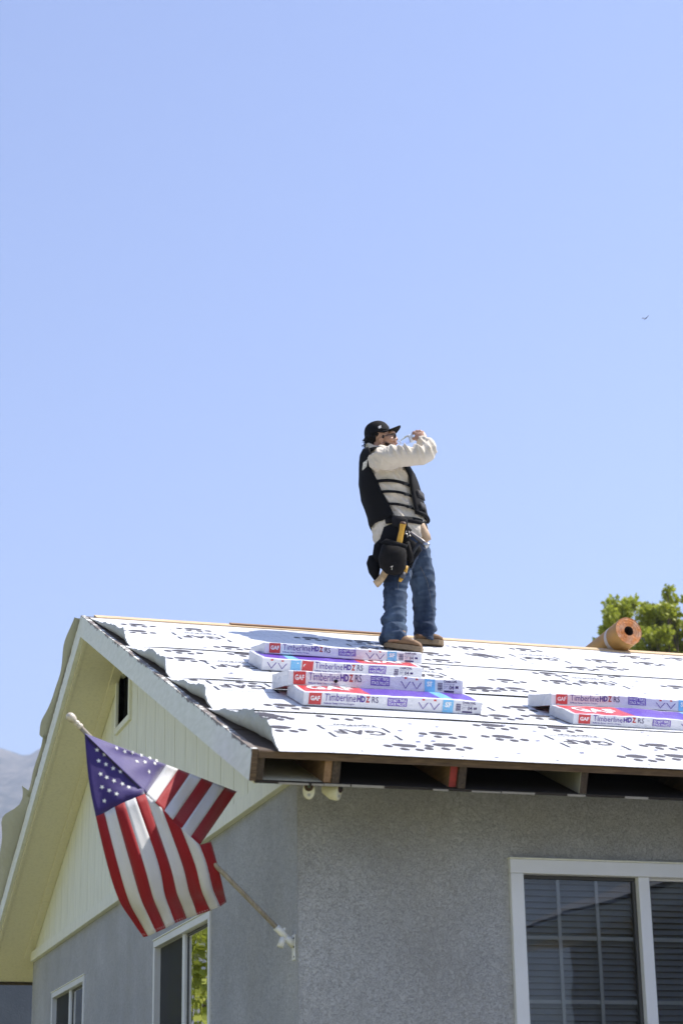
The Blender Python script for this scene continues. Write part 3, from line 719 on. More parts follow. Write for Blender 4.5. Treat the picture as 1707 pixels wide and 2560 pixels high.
# ================================================================== SHINGLE BUNDLES
BL, BD, BT = 1.0, .337, .058
def bundle(origin, ydir, zdir, layout, label, xdir=Vector((1, 0, 0)), bend=0.0, seed=0, T=.06):
    """origin = front bottom left corner; local x along the front, y to the back, z up"""
    BT = T
    root = empty('shingle_bundle', origin, label, 'shingle bundle', 'shingle bundles on the roof')
    O = Vector(origin); X = xdir; Y = Vector(ydir); Z = Vector(zdir)
    def D(x, y, z):
        q = Vector((x, y, z))
        zz = z + bend*(x/BL-.5)**2*4*(-1) * (1)
        puff = .006*nz((x*5, y*7, z*9+seed)) + .0032*nz((x*19, y*17, z*17+seed))
        zz += .006*nz((x*1.7, seed*3.1, y*2)) ; yy0 = .004*nz((x*2.1, seed*5.3, 2))
        yy = y + yy0 + puff*.8*(1 if y > BD/2 else -1)*.7
        zz += puff*(z/BT)
        # soft corners
        return O + X*x + Y*yy + Z*zz
    w = MB(); flip = layout['flip']
    top_br = sorted({0, .02, .10, .2, .30, .36, .40, .5, .6, .70, .77, .835, .9, .98, 1.0}); ys = [0, .022, .06, .14, .22, .28, .315, BD]; zs = [0, .028, .056, BT]
    def topmat(x, y):
        if not (.022 < y < .315): return 0
        xx = 1-x if flip else x
        if xx < .02 or xx > .98: return 0
        if xx < .38: return 1
        if .77 < xx < .835: return 3
        return 2
    def grid(us, vs_, fn, mf):
        base = len(w.v)
        for v in vs_:
            for u in us: w.v.append(tuple(fn(u, v)))
        n = len(us)
        for j in range(len(vs_)-1):
            for i in range(n-1):
                w.f.append((base+j*n+i, base+j*n+i+1, base+(j+1)*n+i+1, base+(j+1)*n+i)); w.m.append(mf((us[i]+us[i+1])/2, (vs_[j]+vs_[j+1])/2))
    if flip: top_br = sorted(1-b for b in top_br)
    xs = sorted(set(top_br) | {i/24 for i in range(25)})
    grid(xs, ys, lambda u, v: D(u, v, BT), topmat); grid(xs, list(reversed(ys)), lambda u, v: D(u, v, 0), lambda u, v: 2 if .05 < v < .29 and u > .38 else (1 if .05 < v < .29 else 0))
    grid(xs, zs, lambda u, v: D(u, 0, v), lambda u, v: 0); grid(list(reversed(xs)), zs, lambda u, v: D(u, BD, v), lambda u, v: 0)
    ye = [BD*i/8 for i in range(9)]
    def crk(y, z): return .007*nz((y*22, z*30, seed))+.004*nz((y*60, z*50, seed+3))
    grid(list(reversed(ye)), zs, lambda u, v: D((-crk(u, v) if 0 < v < BT and 0 < u < BD else 0), u, v), lambda u, v: 4)
    grid(ye, zs, lambda u, v: D(BL+(crk(u, v+1) if 0 < v < BT and 0 < u < BD else 0), u, v), lambda u, v: 4)
    bm = bmesh.new(); me = w.mesh('wrap'); bm.from_mesh(me); bmesh.ops.remove_doubles(bm, verts=bm.verts, dist=.0004); bmesh.ops.recalc_face_normals(bm, faces=bm.faces); bm.to_mesh(me); bm.free()
    for mt in (WRAP, PRED, PPUR, PBLU, WRAPE): me.materials.append(mt)
    o = link(bpy.data.objects.new('wrap', me), root)
    md = o.modifiers.new('bevel', 'BEVEL'); md.width = .006; md.segments = 2; md.limit_method = 'ANGLE'; md.angle_limit = R(50)
    # print on the front
    E_ = .0022
    FR = lambda u, v: D(u, 0, v) - Y*(E_)
    FR2 = lambda u, v: D(u, 0, v) - Y*(E_+.0008)
    TP = lambda u, v: D(u, v, BT) + Z*E_
    z = lambda f: BT*f
    def mk(name, mat, fill, parent=None, stuff=False):
        mb = MB(); fill(mb)
        o_ = mb.build(name, mat, parent or root, recalc=False)
        if stuff: tag(o_, kind='stuff')
        return o_
    def gaf(x):
        q = mk('logo_square', PRED, lambda b_: put_rect(b_, x, x+.068, z(.10), z(.965), FR, 3)); mk('logo_lettering', PWHT, lambda b_: put_text(b_, 'GAF', x+.008, x+.060, z(.38), z(.74), FR2, .03), q)
    def title(x):
        mk('title_lettering', PPURL, lambda b_: put_text(b_, 'Timberline', x, x+.172, z(.40), z(.93), FR)); mk('title_lettering', PPURL, lambda b_: put_text(b_, 'HD', x+.178, x+.225, z(.43), z(.91), FR, .04))
        mk('title_letter', PREDL, lambda b_: put_text(b_, 'Z', x+.228, x+.25, z(.43), z(.91), FR, .04)); mk('title_lettering', PDARK, lambda b_: put_text(b_, 'RS', x+.262, x+.298, z(.43), z(.91), FR))
        mk('series_lettering', PPURL, lambda b_: (put_text(b_, 'Reflector Series', x, x+.075, z(.17), z(.30), FR, .02), put_text(b_, 'Lifetime Shingles', x+.08, x+.165, z(.15), z(.30), FR)), stuff=True)
    def pal(x):
        q = mk('warning_panel', PPUR, lambda b_: put_rect(b_, x, x+.108, z(.28), z(.90), FR, 4))
        mk('warning_lettering', PWHT, lambda b_: (put_text(b_, 'DO NOT TRIPLE', x+.005, x+.103, z(.62), z(.84), FR2, .02), put_text(b_, 'STACK PALLETS', x+.005, x+.103, z(.34), z(.56), FR2, .02)), q, True)
    def vee(x):
        def f_(b_):
            t_ = .0055; top, lo = z(.66), z(.16); c_ = x+.029
            b_.add([FR(x, top), FR(x+t_, top), FR(c_, lo+.005), FR(c_, lo)], [(0, 1, 2, 3)]); b_.add([FR(x+.058-t_, top), FR(x+.058, top), FR(c_, lo), FR(c_, lo+.005)], [(0, 1, 2, 3)])
        mk('chevron_mark', PPURL, f_); mk('chevron_square', PRED, lambda b_: put_rect(b_, x+.022, x+.036, z(.80), z(.92), FR))
    def sf(x):
        q = mk('blue_panel', PBLU, lambda b_: put_rect(b_, x, x+.06, z(.04), z(.97), FR, 3)); mk('panel_lettering', PWHT, lambda b_: put_text(b_, 'SF', x+.012, x+.048, z(.42), z(.80), FR2, .04), q)
    def info(x):
        def f_(b_):
            for i in range(9): put_rect(b_, x, x+.028, z(.2+.06*i), z(.2+.06*i+.02+.012*(i % 3)), FR)
            put_text(b_, 'LOT', x+.036, x+.055, z(.36), z(.44), FR); put_text(b_, 'PLANT', x+.036, x+.062, z(.48), z(.56), FR); put_text(b_, 'MADE IN USA', x+.036, x+.1, z(.64), z(.70), FR)
            put_rect(b_, x+.038, x+.095, z(.10), z(.22), FR, 2); put_rect(b_, x+.103, x+.12, z(.38), z(.54), FR)
        mk('small_print', PDARK, f_, stuff=True); mk('colour_lettering', PDARK, lambda b_: put_text(b_, 'CHARCOAL', x+.036, x+.112, z(.76), z(.95), FR, .02)); mk('number_lettering', PDARK, lambda b_: put_text(b_, '04', x+.068, x+.094, z(.30), z(.60), FR, .01))
    if layout['kind'] == 0:
        gaf(.03); title(.115); pal(.465); vee(.635); vee(.70); sf(.775); info(.85)
    else:
        vee(.03); vee(.095); sf(.175); gaf(.245); title(.325); pal(.66); info(.82)
    if seed == 2:                                             # hole torn in the wrapper
        def tear(b_):
            pts = [(.268+.011*math.cos(a_)*(1+.5*nz((a_*2, 1, 1))), z(.42)+.010*math.sin(a_)*(1+.5*nz((a_*2, 5, 1)))) for a_ in [2*math.pi*i/10 for i in range(10)]]
            b_.add([FR2(*p) for p in pts], [tuple(range(10))])
        mk('torn_hole', DARK, tear)
    rs = random.Random(seed*13)
    def scuff(b_):
        for _ in range(26):
            x_, z_ = rs.uniform(.01, .98), z(rs.uniform(.03, .97)); l_ = rs.uniform(.004, .028); h_ = rs.uniform(.0006, .0022)
            b_.add([FR2(x_, z_), FR2(x_+l_*.5, z_-h_), FR2(x_+l_, z_+h_*rs.uniform(-1, 1)), FR2(x_+l_*.5, z_+h_)], [(0, 1, 2, 3)])
    mk('scuffs', WRAPE, scuff, stuff=True)
    if not flip: mk('top_lettering', PWHT, lambda b_: put_text(b_, 'GAF', .06, .32, .10, .24, TP, .03))
    else: mk('top_lettering', PWHT, lambda b_: put_text(b_, 'GAF', .68, .94, .10, .24, TP, .03))
    return root
YS = Vector((0, COS, SIN)); ZS = Vector((0, -SIN, COS))
def lean(x, sf_, th=BT+.004, back=.33):
    """front edge up on another bundle, back edge down on the roof"""
    A = RP(x, sf_, th+.003); B = RP(x, sf_+back, .009); y = (B-A).normalized(); return A, y, Vector((1, 0, 0)).cross(y)
K0 = dict(kind=0, flip=False); K1 = dict(kind=1, flip=True)
def rotx(a): return Vector((math.cos(a), math.sin(a)*COS, math.sin(a)*SIN))
def flat(px, py, lay, lab, seed, T):
    x, s_ = roof_xs(px, py, .008); return bundle(RP(x, s_, .010), YS, ZS, lay, lab, seed=seed, T=T)
def leaning(px, py, lay, lab, seed, T, under, bend=0.0):
    x, s_ = roof_xs(px, py, under+.012); A, y, zz = lean(x, s_, under+.009); return bundle(A, y, zz, lay, lab, seed=seed, bend=bend, T=T)
flat(756, 1763, K0, 'shingle bundle with red and purple top, lowest of the four piled below the roofer', 1, .072)
leaning(715, 1708, K0, 'tilted shingle bundle leaning on the lowest of the four, front torn by a black hole', 2, .080, .070, .004)
flat(653, 1676, K1, 'shingle bundle printed in reverse order, blue panel near its left end', 3, .074)
leaning(657, 1632, K0, 'topmost shingle bundle of the pile at the feet of the roofer', 4, .066, .074)
flat(1430, 1812, K0, 'shingle bundle with red and purple top, lower of the pair beside the pile of four', 5, .058)
leaning(1371, 1757, K0, 'tilted shingle bundle, upper of the pair beside the pile of four', 6, .066, .058, .008)

# ================================================================== FELT ROLL ON THE RIDGE
fc = hit(1571, 1577, 1, 4.52)                                # centre of the near end
fax = Vector((-.05, .9, -.10)).normalized()
FR_, FI = .108, .037
def felt():
    root = empty('felt_roll', fc + fax*.45 - Vector((0, 0, FR_)), 'brown roll of roofing felt lying across the ridge with its orange end showing', 'felt roll')
    a = fax.cross(Vector((0, 0, 1))).normalized(); bb = a.cross(fax).normalized()
    a = -a
    def ring(t, r, w=0): return [fc + fax*t + (a*math.cos(2*math.pi*k/48)+bb*math.sin(2*math.pi*k/48))*(r*(1+w*nz((math.cos(2*math.pi*k/48)*3, math.sin(2*math.pi*k/48)*3, t*3)))) for k in range(48)]
    m = MB(); n = 48
    rs = [ring(0, FR_, .02), ring(.02, FR_*1.004, .02), ring(.3, FR_, .02), ring(.6, FR_, .02), ring(.91, FR_, .02)]
    for r_ in rs: m.v += [tuple(v) for v in r_]
    for j in range(len(rs)-1):
        for k in range(n): m.f.append((j*n+k, j*n+(k+1) % n, (j+1)*n+(k+1) % n, (j+1)*n+k)); m.m.append(0)
    m.build('outer_wrap', simple('felt_kraft', (.40, .215, .055), .6, .18, 9, bump=.3), root, smooth=True)
    # wound layers on the end face: concentric ridges
    e = MB(); rad = [FI+(FR_-FI)*i/14 for i in range(15)]
    for i, r_ in enumerate(rad): e.v += [tuple(v) for v in ring(.004*(i % 2)+.003*nz((i*3.3, 0, 0))+.001, r_*(.998 if i == 14 else 1), .05)]
    for i in range(14):
        for k in range(n): e.f.append((i*n+k, i*n+(k+1) % n, (i+1)*n+(k+1) % n, (i+1)*n+k)); e.m.append(0)
    fm = NT('felt_end'); v = fm.co(); x = fm.noise(v, 60, 6, .7); y_ = fm.noise(v, 18, 4)
    fm.base(fm.mix(fm.ramp(y_, [(.4, (0, 0, 0)), (.65, (1, 1, 1))]), fm.ramp(x, [(.3, (.42, .12, .03)), (.65, (.74, .33, .11))]), fm.ramp(x, [(.3, (.46, .25, .15)), (.7, (.72, .46, .30))]))); fm.rough(.9); fm.bump(x, .6, .006)
    e.build('wound_end', fm.mat, root)
    c = MB(); r0 = ring(.001, FI); r1 = ring(.6, FI)
    c.v += [tuple(v) for v in r0+r1]
    for k in range(n): c.f.append((k, (k+1) % n, n+(k+1) % n, n+k)); c.m.append(0)
    c.f.append(tuple(n+k for k in range(n))); c.m.append(0)
    c.build('core', simple('core_dark', (.03, .015, .01), .9), root)
    t = MB(); r0 = ring(.16, FR_*1.012, .02); r1 = ring(.20, FR_*1.012, .02); t.v += [tuple(v) for v in r0+r1]
    for k in range(n): t.f.append((k, (k+1) % n, n+(k+1) % n, n+k)); t.m.append(0)
    t.build('label_band', simple('label_tan', (.52, .47, .44), .5), root, smooth=True)
felt()

# ================================================================== SECURITY CAMERAS UNDER THE EAVE
CAMW = simple('camera_cream', (.72, .68, .50), .4, .05, 10)
LENS = simple('camera_lens', (.03, .006, .008), .12, .2, 10); LENSC = simple('camera_lens_centre', (.04, .07, .05), .1, .2, 10); GREYP = simple('sensor_grey', (.42, .41, .36), .4)
def seccam(px, py, yaw, label):
    zt = RP(0, .12, -.152).z
    c = hit(px, py, 1, .12); c.z = zt-.050
    root = empty('security_camera', c + Vector((0, 0, .05)), label, 'camera', 'security cameras under the eave')
    f = Vector((math.sin(yaw), -math.cos(yaw), -.18)).normalized(); s = f.cross(Vector((0, 0, 1))).normalized(); u = s.cross(f)
    m = MB(); n = 24
    secs = [(-.075, .012), (-.070, .022), (-.03, .030), (0, .0325), (.012, .031), (.015, .027)]
    for d, r_ in secs:
        for k in range(n):
            t = 2*math.pi*k/n; yy = math.sin(t); m.v.append(tuple(c + f*d + s*(r_*.88*math.cos(t)) + u*(r_*1.28*yy - (.006 if d > -.05 else -.008))))
    for j in range(len(secs)-1):
        for k in range(n): m.f.append((j*n+k, j*n+(k+1) % n, (j+1)*n+(k+1) % n, (j+1)*n+k)); m.m.append(0)
    m.f.append(tuple(range(n))); m.m.append(0); m.f.append(tuple((len(secs)-1)*n+k for k in range(n))); m.m.append(0)
    m.build('housing', CAMW, root, smooth=False, bevel=.002)
    def disc(d, r_, oy, mat, nm, par):
        q1 = MB(); q1.tube([c+f*(d-.004)+u*oy, c+f*d+u*oy], r_, n=24, ref=u); return q1.build(nm, mat, par)
    l_ = disc(.0185, .0205, .010, LENS, 'lens', root); disc(.0195, .007, .012, LENSC, 'lens_centre', l_); disc(.0175, .007, -.026, GREYP, 'motion_sensor', root)
    q1 = MB(); q1.tube([c-f*.05+u*.012, c-f*.065+u*.045, Vector((c.x-f.x*.06, c.y-f.y*.06, zt+.002))], [.009, .011, .024], n=16); q1.build('mount', CAMW, root, smooth=True)
seccam(772, 1966, -.28, 'cream security camera facing out squarely beneath the eave corner')
seccam(842, 1966, .85, 'cream security camera turned sideways, beneath the doubled rafter end')

# ================================================================== FLAGPOLE AND FLAG
def proj(p):
    d = Vector(p)-CAM; c, s = math.cos(YAW), math.sin(YAW); x = c*d.x+s*d.y; y = -s*d.x+c*d.y; z = d.z
    c, s = math.cos(PITCH), math.sin(PITCH); y2 = c*y+s*z; z2 = -s*y+c*z
    c, s = math.cos(ROLL), math.sin(ROLL); x3 = c*x+s*z2; z3 = -s*x+c*z2
    return 853.5+F*x3/y2, 1280-F*z3/y2
PY = .645
WHITEMETAL = simple('white_metal', (.74, .73, .68), .4, .08, 20, bump=.1)
tipP = hit(200, 1816, 1, PY); botP = hit(722, 2350, 1, PY)
PD = (tipP-botP).normalized()
fp = empty('flagpole', (OX, PY, botP.z), 'slanting wooden flagpole in a white bracket on the gable wall', 'flagpole')
m = MB(); m.tube([botP, tipP], .0115, n=16); m.build('pole', mat_wood('pole_wood', (.26, .22, .17), (.46, .41, .34), (30, 30, 3)), fp, smooth=True)
m = MB()                                                     # turned finial: collar, neck, ball
prof = [(-.012, .0125), (-.004, .0165), (.004, .0165), (.008, .0125), (.014, .0155), (.022, .0158), (.028, .012), (.034, .014), (.045, .0195), (.058, .0215), (.071, .0195), (.080, .013), (.084, .004)]
m.tube([tipP+PD*d for d, _ in prof], [r for _, r in prof], n=20); 
m.build('finial', simple('finial_aged', (.60, .53, .42), .35, .3, 40), fp, smooth=True)
m = MB()                                                     # bracket: wall plate, two sockets
pz0, pz1 = hit(740, 2335, 0, OX).z, hit(739, 2400, 0, OX).z
m.box((OX-.008, PY-.026, pz1), (OX-.0005, PY+.026, pz0)); 
br = m.build('bracket', WHITEMETAL, fp, bevel=.004)
m = MB(); m.tube([botP-PD*.005, botP+PD*.062, botP+PD*.085], [.0175, .0165, .018], n=18); m.build('socket', WHITEMETAL, br, smooth=True)
m = MB(); cc = botP+PD*.035; m.tube([cc-Vector((0, 0, .012)), cc+Vector((-.018, 0, -.058))], [.014, .0165], n=18); m.build('socket', WHITEMETAL, br, smooth=True)
m = MB(); m.tube([Vector((OX-.004, PY, (pz0+pz1)/2+.01)), botP+PD*.02], [.020, .0175], n=14); m.build('neck', WHITEMETAL, br, smooth=True)
m = MB(); m.tube([cc+Vector((.0, 0, .016)), cc+Vector((.006, 0, .032))], .006, n=10); m.build('wing_nut', WHITEMETAL, br)
SCREW = simple('screw', (.05, .045, .04), .5)
for zf in (.12, .5, .85):
    m = MB(); zc = pz1+(pz0-pz1)*zf; m.tube([(OX-.0105, PY-.015, zc), (OX-.008, PY-.015, zc)], .0045, n=10); m.build('screw', SCREW, br)

FRED = mat_cloth('flag_red', (.36, .012, .018), .1, 1200, .6, .35, .22); FWHT = mat_cloth('flag_white', (.78, .77, .77), .04, 1200, .75, .1, .25); FBLU = mat_cloth('flag_blue', (.042, .020, .175), .1, 1200, .5, .8, .2)
STARW = simple('star_thread', (.80, .79, .76), .7, .05, 30)
flag = empty('flag', tipP, 'stars and stripes flag blown over its slanting pole beside the gable', 'flag')
def lerp2(a, b, t): return (a[0]+(b[0]-a[0])*t, a[1]+(b[1]-a[1])*t)
H0, H13 = (212, 1833), (592, 1979); Q0, Q13 = (212, 1833), (499, 2114)
def upper(j, t):
    """hoist edge (t = 0) to the fold over the pole (t = 1)"""
    h = j/13; a = lerp2(H0, H13, h); b = lerp2(Q0, Q13, h)
    bow = math.sin(math.pi*t)*(.02+.03*h)*.6
    px = a[0]+(b[0]-a[0])*t; py = a[1]+(b[1]-a[1])*t
    y = (PY-.016+.25*h**1.1)*(1-t) + (PY-.046)*t + bow*min(1, h*3)
    y += .016*math.sin(j*1.9+t*2.2)*math.sin(math.pi*min(1, t*1.1))*min(1, h*2.5) + .008*math.sin(j*4.1+1-t*5)*h
    return hit(px, py, 1, y)
LW = {0: [(212, 1833), (222, 1945), (240, 2041), (271, 2170), (298, 2250), (328, 2298), (359, 2343)],
      1: [(242, 1862), (247, 1950), (262, 2032), (297, 2168), (322, 2250), (346, 2297), (371, 2340)],
      2: [(272, 1892), (276, 1956), (287, 2017), (328, 2164), (352, 2245), (372, 2290), (391, 2331)],
      3: [(302, 1922), (305, 1962), (312, 2005), (360, 2160), (382, 2240), (399, 2282), (415, 2320)],
      4: [(333, 1953), (335, 1972), (339, 1994), (395, 2155), (412, 2236), (426, 2275), (438, 2308)],
      5: [(361, 1980), (362, 1982), (363, 1984), (423, 2155), (442, 2230), (456, 2266), (467, 2296)],
      6: [(405, 2020), (405, 2020), (405, 2020), (455, 2158), (472, 2226), (484, 2259), (493, 2288)],
      7: [(452, 2068), (452, 2068), (452, 2068), (487, 2158), (503, 2222), (515, 2252), (526, 2276)],
      8: [(499, 2112), (499, 2112), (499, 2112), (517, 2160), (531, 2218), (541, 2244), (551, 2266)],
      9: [(523, 2083), (525, 2092), (528, 2104), (545, 2165), (557, 2215), (562, 2237), (566, 2255)]}
def cr(pts, t):
    n = len(pts)-1; i = min(n-1, int(t*n)); f = t*n-i
    p = [pts[max(0, i-1)], pts[i], pts[i+1], pts[min(n, i+2)]]
    return tuple(.5*(2*p[1][k]+(p[2][k]-p[0][k])*f+(2*p[0][k]-5*p[1][k]+4*p[2][k]-p[3][k])*f*f+(3*p[1][k]-p[0][k]-3*p[2][k]+p[3][k])*f**3) for k in (0, 1))
def lower(jf, t):
    j = min(8, int(jf)); f = jf-j; a = cr(LW[j], t); b = cr(LW[j+1], t); px, py = lerp2(a, b, f)
    y = PY-.028 - .035*math.sin(math.pi*t) + .22*sstep(TC, 1, t) + .045*sstep(7.6, 8.4, jf)*sstep(0, .4, t) + .006*math.sin(jf*3.3-t*9)*sstep(.1, .4, t) + .024*math.sin(jf*1.15+.6+t*1.4)*sstep(.12, .5, t) + .008*math.sin(jf*2.7+t*7)*sstep(.2, .7, t)
    return hit(px, py, 1, y)
def patch(mb, fn, j0, j1, t0, t1, nj, nt):
    base = len(mb.v)
    for a in range(nt+1):
        for b in range(nj+1): mb.v.append(tuple(fn(j0+(j1-j0)*b/nj, t0+(t1-t0)*a/nt)))
    for a in range(nt):
        for b in range(nj): i = base+a*(nj+1)+b; mb.f.append((i, i+1, i+nj+2, i+nj+1)); mb.m.append(0)
TC = 2/6
m = MB(); patch(m, upper, 0, 7, 0, 1, 14, 14); patch(m, lower, 0, 5, 0, TC, 12, 10); can = m.build('canton', FBLU, flag, smooth=True, solid=.0016)
for j in range(13):
    m = MB()
    if j >= 7: patch(m, upper, j, j+1, 0, 1, 4, 14)
    if j < 9: patch(m, lower, j, j+1, TC, 1, 4, 26)
    if j < 9 and j >= 5: pass
    if m.f:
        o = m.build('red_stripe' if j % 2 == 0 else 'white_stripe', FRED if j % 2 == 0 else FWHT, flag, smooth=True, solid=.0016)
m = MB()                                                     # stitched seam along the fly end
for row in range(3):
    tt = .975-.008*row
    for k in range(0, 90):
        if k % 2: continue
        a = lower(9*k/90*.999, tt); b = lower(9*(k+1)/90*.999, tt); m.tube([a-Vector((0, .0016, 0)), b-Vector((0, .0016, 0))], .0006, n=4, caps=False)
tag(m.build('fly_stitching', simple('thread', (.6, .5, .5), .8), flag), kind='stuff')
# hoist tape and the small ring that ties it to the pole
m = MB()
for k in range(26):
    pass
def star_at(fn, px, py, jr, tr, r, par):
    best = None
    for a in range(50):
        for b in range(50):
            j = jr[0]+(jr[1]-jr[0])*a/49; t = tr[0]+(tr[1]-tr[0])*b/49; q = proj(fn(j, t)); d = (q[0]-px)**2+(q[1]-py)**2
            if best is None or d < best[0]: best = (d, j, t)
    _, j, t = best
    c = fn(j, t); e = .02
    du = (fn(min(jr[1], j+.1), t)-fn(max(jr[0], j-.1), t)).normalized(); dv = (fn(j, min(1, t+e))-fn(j, max(0, t-e)))
    dv = (dv-du*dv.dot(du)).normalized(); n = du.cross(dv)
    if n.dot(CAM-c) < 0: n = -n
    s = MB(); vs_ = [c+n*.0026]
    for k in range(10):
        rr = r if k % 2 == 0 else r*.40; th = math.pi*k/5+.3
        vs_.append(c+n*.0022+du*(rr*math.cos(th))+dv*(rr*math.sin(th)))
    s.add(vs_, [(0, k+1, (k+1) % 10+1) for k in range(10)]); s.build('star', STARW, par, recalc=False)
_f6 = lambda x, y: (150+.2997*x, 1750+.2997*y)
for a in ((315, 415), (368, 458), (325, 508), (382, 537), (443, 568), (500, 600), (335, 618), (395, 643), (457, 673), (518, 700), (575, 730), (350, 725), (412, 755), (470, 783), (373, 838)):
    star_at(lower, *_f6(*a), (0, 5), (0, TC), .0128, can)
for a in ((470, 400), (545, 432), (612, 440), (680, 462), (745, 484), (810, 508), (640, 512), (715, 520), (788, 527), (738, 594)):
    star_at(upper, *_f6(*a), (0, 7), (0, 1), .0128, can)

# ================================================================== DRAGONFLY IN THE SKY
dc = at_dist(1613.5, 795.5, 12.5); dv_ = math.hypot(*(dc-CAM).xy)/F*1.05
rtv = rt; upv = up
dfl = empty('dragonfly', dc, 'tiny dark dragonfly flying in the open sky', 'insect')
def DS(x, y, w=0): return dc + rtv*(x*dv_) - upv*(y*dv_) + fw*w
BUG = simple('insect_dark', (.02, .02, .03), .4)
m = MB(); m.tube([DS(-5, 5), DS(-2.5, 2.5), DS(-.8, .8), DS(.8, -.6), DS(2, -1.6), DS(2.8, -2)], [.0012, .0016, .0022, .0042, .0036, .0015], n=10); m.build('body', BUG, dfl, smooth=True)
WINGM = NT('insect_wing'); WINGM.base((.35, .38, .45)); WINGM.b.inputs['Alpha'].default_value = .45; WINGM.rough(.3)
for tipx, tipy, w in ((-13, 2, -.01), (-12, -1, -.012), (9, -8, .012), (8, -9, .02)):
    m = MB(); A_ = Vector((0, 0)); T = Vector((tipx, tipy)); nrm = Vector((-T.y, T.x)).normalized()
    pts = [DS(*(A_+T*t+nrm*wd), w*t) for t, wd in ((0, .3), (.3, .9), (.7, 1.1), (1, .2), (1, -.2), (.7, -.8), (.3, -.6), (0, -.3))]
    m.add(pts, [tuple(range(8))]); m.build('wing', WINGM.mat, dfl, solid=.0004)

# ================================================================== TREES
def tree(name, base, blobs, label, mats, leaf=.11, dens=260, trunk_r=.22, seed=0, group=None):
    """blobs: list of (centre, radius).  Leaves are small folded quads spread through each blob."""
    rng = random.Random(seed); base = Vector(base)
    root = empty(name, base, label, 'tree', group)
    tm = MB(); zc = sum(b[0].z for b in blobs)/len(blobs); cen = Vector((sum(b[0].x for b in blobs)/len(blobs), sum(b[0].y for b in blobs)/len(blobs), zc))
    fork = Vector((base.x+(cen.x-base.x)*.4, base.y+(cen.y-base.y)*.4, base.z+(min(b[0].z-b[1] for b in blobs)-base.z)*.55))
    tm.tube([base, base.lerp(fork, .5)+Vector((.05, .03, 0)), fork], [trunk_r*1.25, trunk_r, trunk_r*.8], n=12)
    for c, r in blobs:
        mid = fork.lerp(c, .5)+Vector((rng.uniform(-.2, .2), rng.uniform(-.2, .2), .15)); tm.tube([fork, mid, c+Vector((0, 0, r*.4))], [trunk_r*.45, trunk_r*.22, trunk_r*.06], n=7)
        for _ in range(4):
            e = c+Vector((rng.gauss(0, 1), rng.gauss(0, 1), rng.gauss(0, 1))).normalized()*r*.85; tm.tube([mid.lerp(c, .6), e], [trunk_r*.1, trunk_r*.03], n=5)
    tm.build('trunk', simple('bark', (.12, .09, .065), .9, .3, 12, bump=.6), root, smooth=True)
    V = []; Fc = []
    for c, r in blobs:
        sub = [(c+Vector((rng.gauss(0, 1), rng.gauss(0, 1), rng.gauss(0, .8))).normalized()*r*rng.uniform(.35, .85), r*rng.uniform(.28, .5)) for _ in range(9)]
        for k in range(int(dens*r*r)):
            sc, sr = sub[rng.randrange(9)]
            d = Vector((rng.gauss(0, 1), rng.gauss(0, 1), rng.gauss(0, 1))).normalized(); p = sc + d*sr*rng.random()**.45
            s = leaf*rng.uniform(.6, 1.25); ax = (d*.6+Vector((rng.gauss(0, 1), rng.gauss(0, 1), rng.gauss(0, 1)-.3))).normalized(); sd_ = ax.cross(Vector((rng.gauss(0, 1), rng.gauss(0, 1), rng.gauss(0, 1)))).normalized()*s*.3
            i = len(V); V += [p, p+ax*s*.5+sd_, p+ax*s, p+ax*s*.5-sd_]; Fc.append((i, i+1, i+2, i+3))
    me = bpy.data.meshes.new('crown'); me.from_pydata([tuple(v) for v in V], [], Fc); me.update(); me.materials.append(mats)
    link(bpy.data.objects.new('crown', me), root)
    return root
LEAF1 = mat_leaf('leaf_sunny', (.22, .26, .025), (.46, .48, .07), 1.0); LEAF2 = mat_leaf('leaf_dark', (.03, .055, .012), (.10, .14, .03), 1.0)
DT = 42.0; mpp = DT/F
blob = []
for px, py, r, dw in ((1545, 1528, 36, 0), (1572, 1512, 24, .4), (1525, 1540, 22, -.3), (1630, 1522, 26, .2), (1615, 1545, 28, 0), (1668, 1478, 15, 0), (1676, 1500, 16, .1), (1668, 1525, 24, -.2), (1690, 1550, 34, .2), (1655, 1560, 30, .4), (1640, 1590, 40, -.3), (1600, 1580, 34, .3), (1560, 1575, 26, .5), (1580, 1625, 42, -.2), (1640, 1640, 50, .1), (1695, 1615, 46, .4), (1522, 1572, 19, 0), (1512, 1578, 12, .2), (1500, 1612, 18, 0), (1530, 1640, 30, .3), (1720, 1500, 26, 0), (1745, 1560, 50, .5), (1760, 1640, 60, 0), (1700, 1690, 60, .5), (1600, 1690, 55, .2), (1650, 1740, 60, -.3), (1560, 1700, 40, .1), (1760, 1720, 60, .3)):
    blob.append((at_dist(px, py, DT+dw*1.6), r*mpp*1.08))
tb = at_dist(1680, 1700, DT); tree('leafy_tree', (tb.x, tb.y, GZ), blob, 'bright green leafy tree rising behind the ridge beside the felt roll', LEAF1, leaf=.12, dens=5600, trunk_r=.13, seed=3)
bl = []
rng = random.Random(5)
for k in range(34):
    d = Vector((rng.gauss(0, 1), rng.gauss(0, 1), rng.gauss(0, 1))).normalized(); bl.append((Vector((-2.0, 18.2, .1))+Vector((d.x*2.0, d.y*2.0, d.z*1.9)), rng.uniform(.6, .95)))
tree('garden_tree', (-2.0, 18.2, GZ), bl, 'garden tree whose edge peeks past the lower rear rake', LEAF1, leaf=.16, dens=560, trunk_r=.2, seed=9)

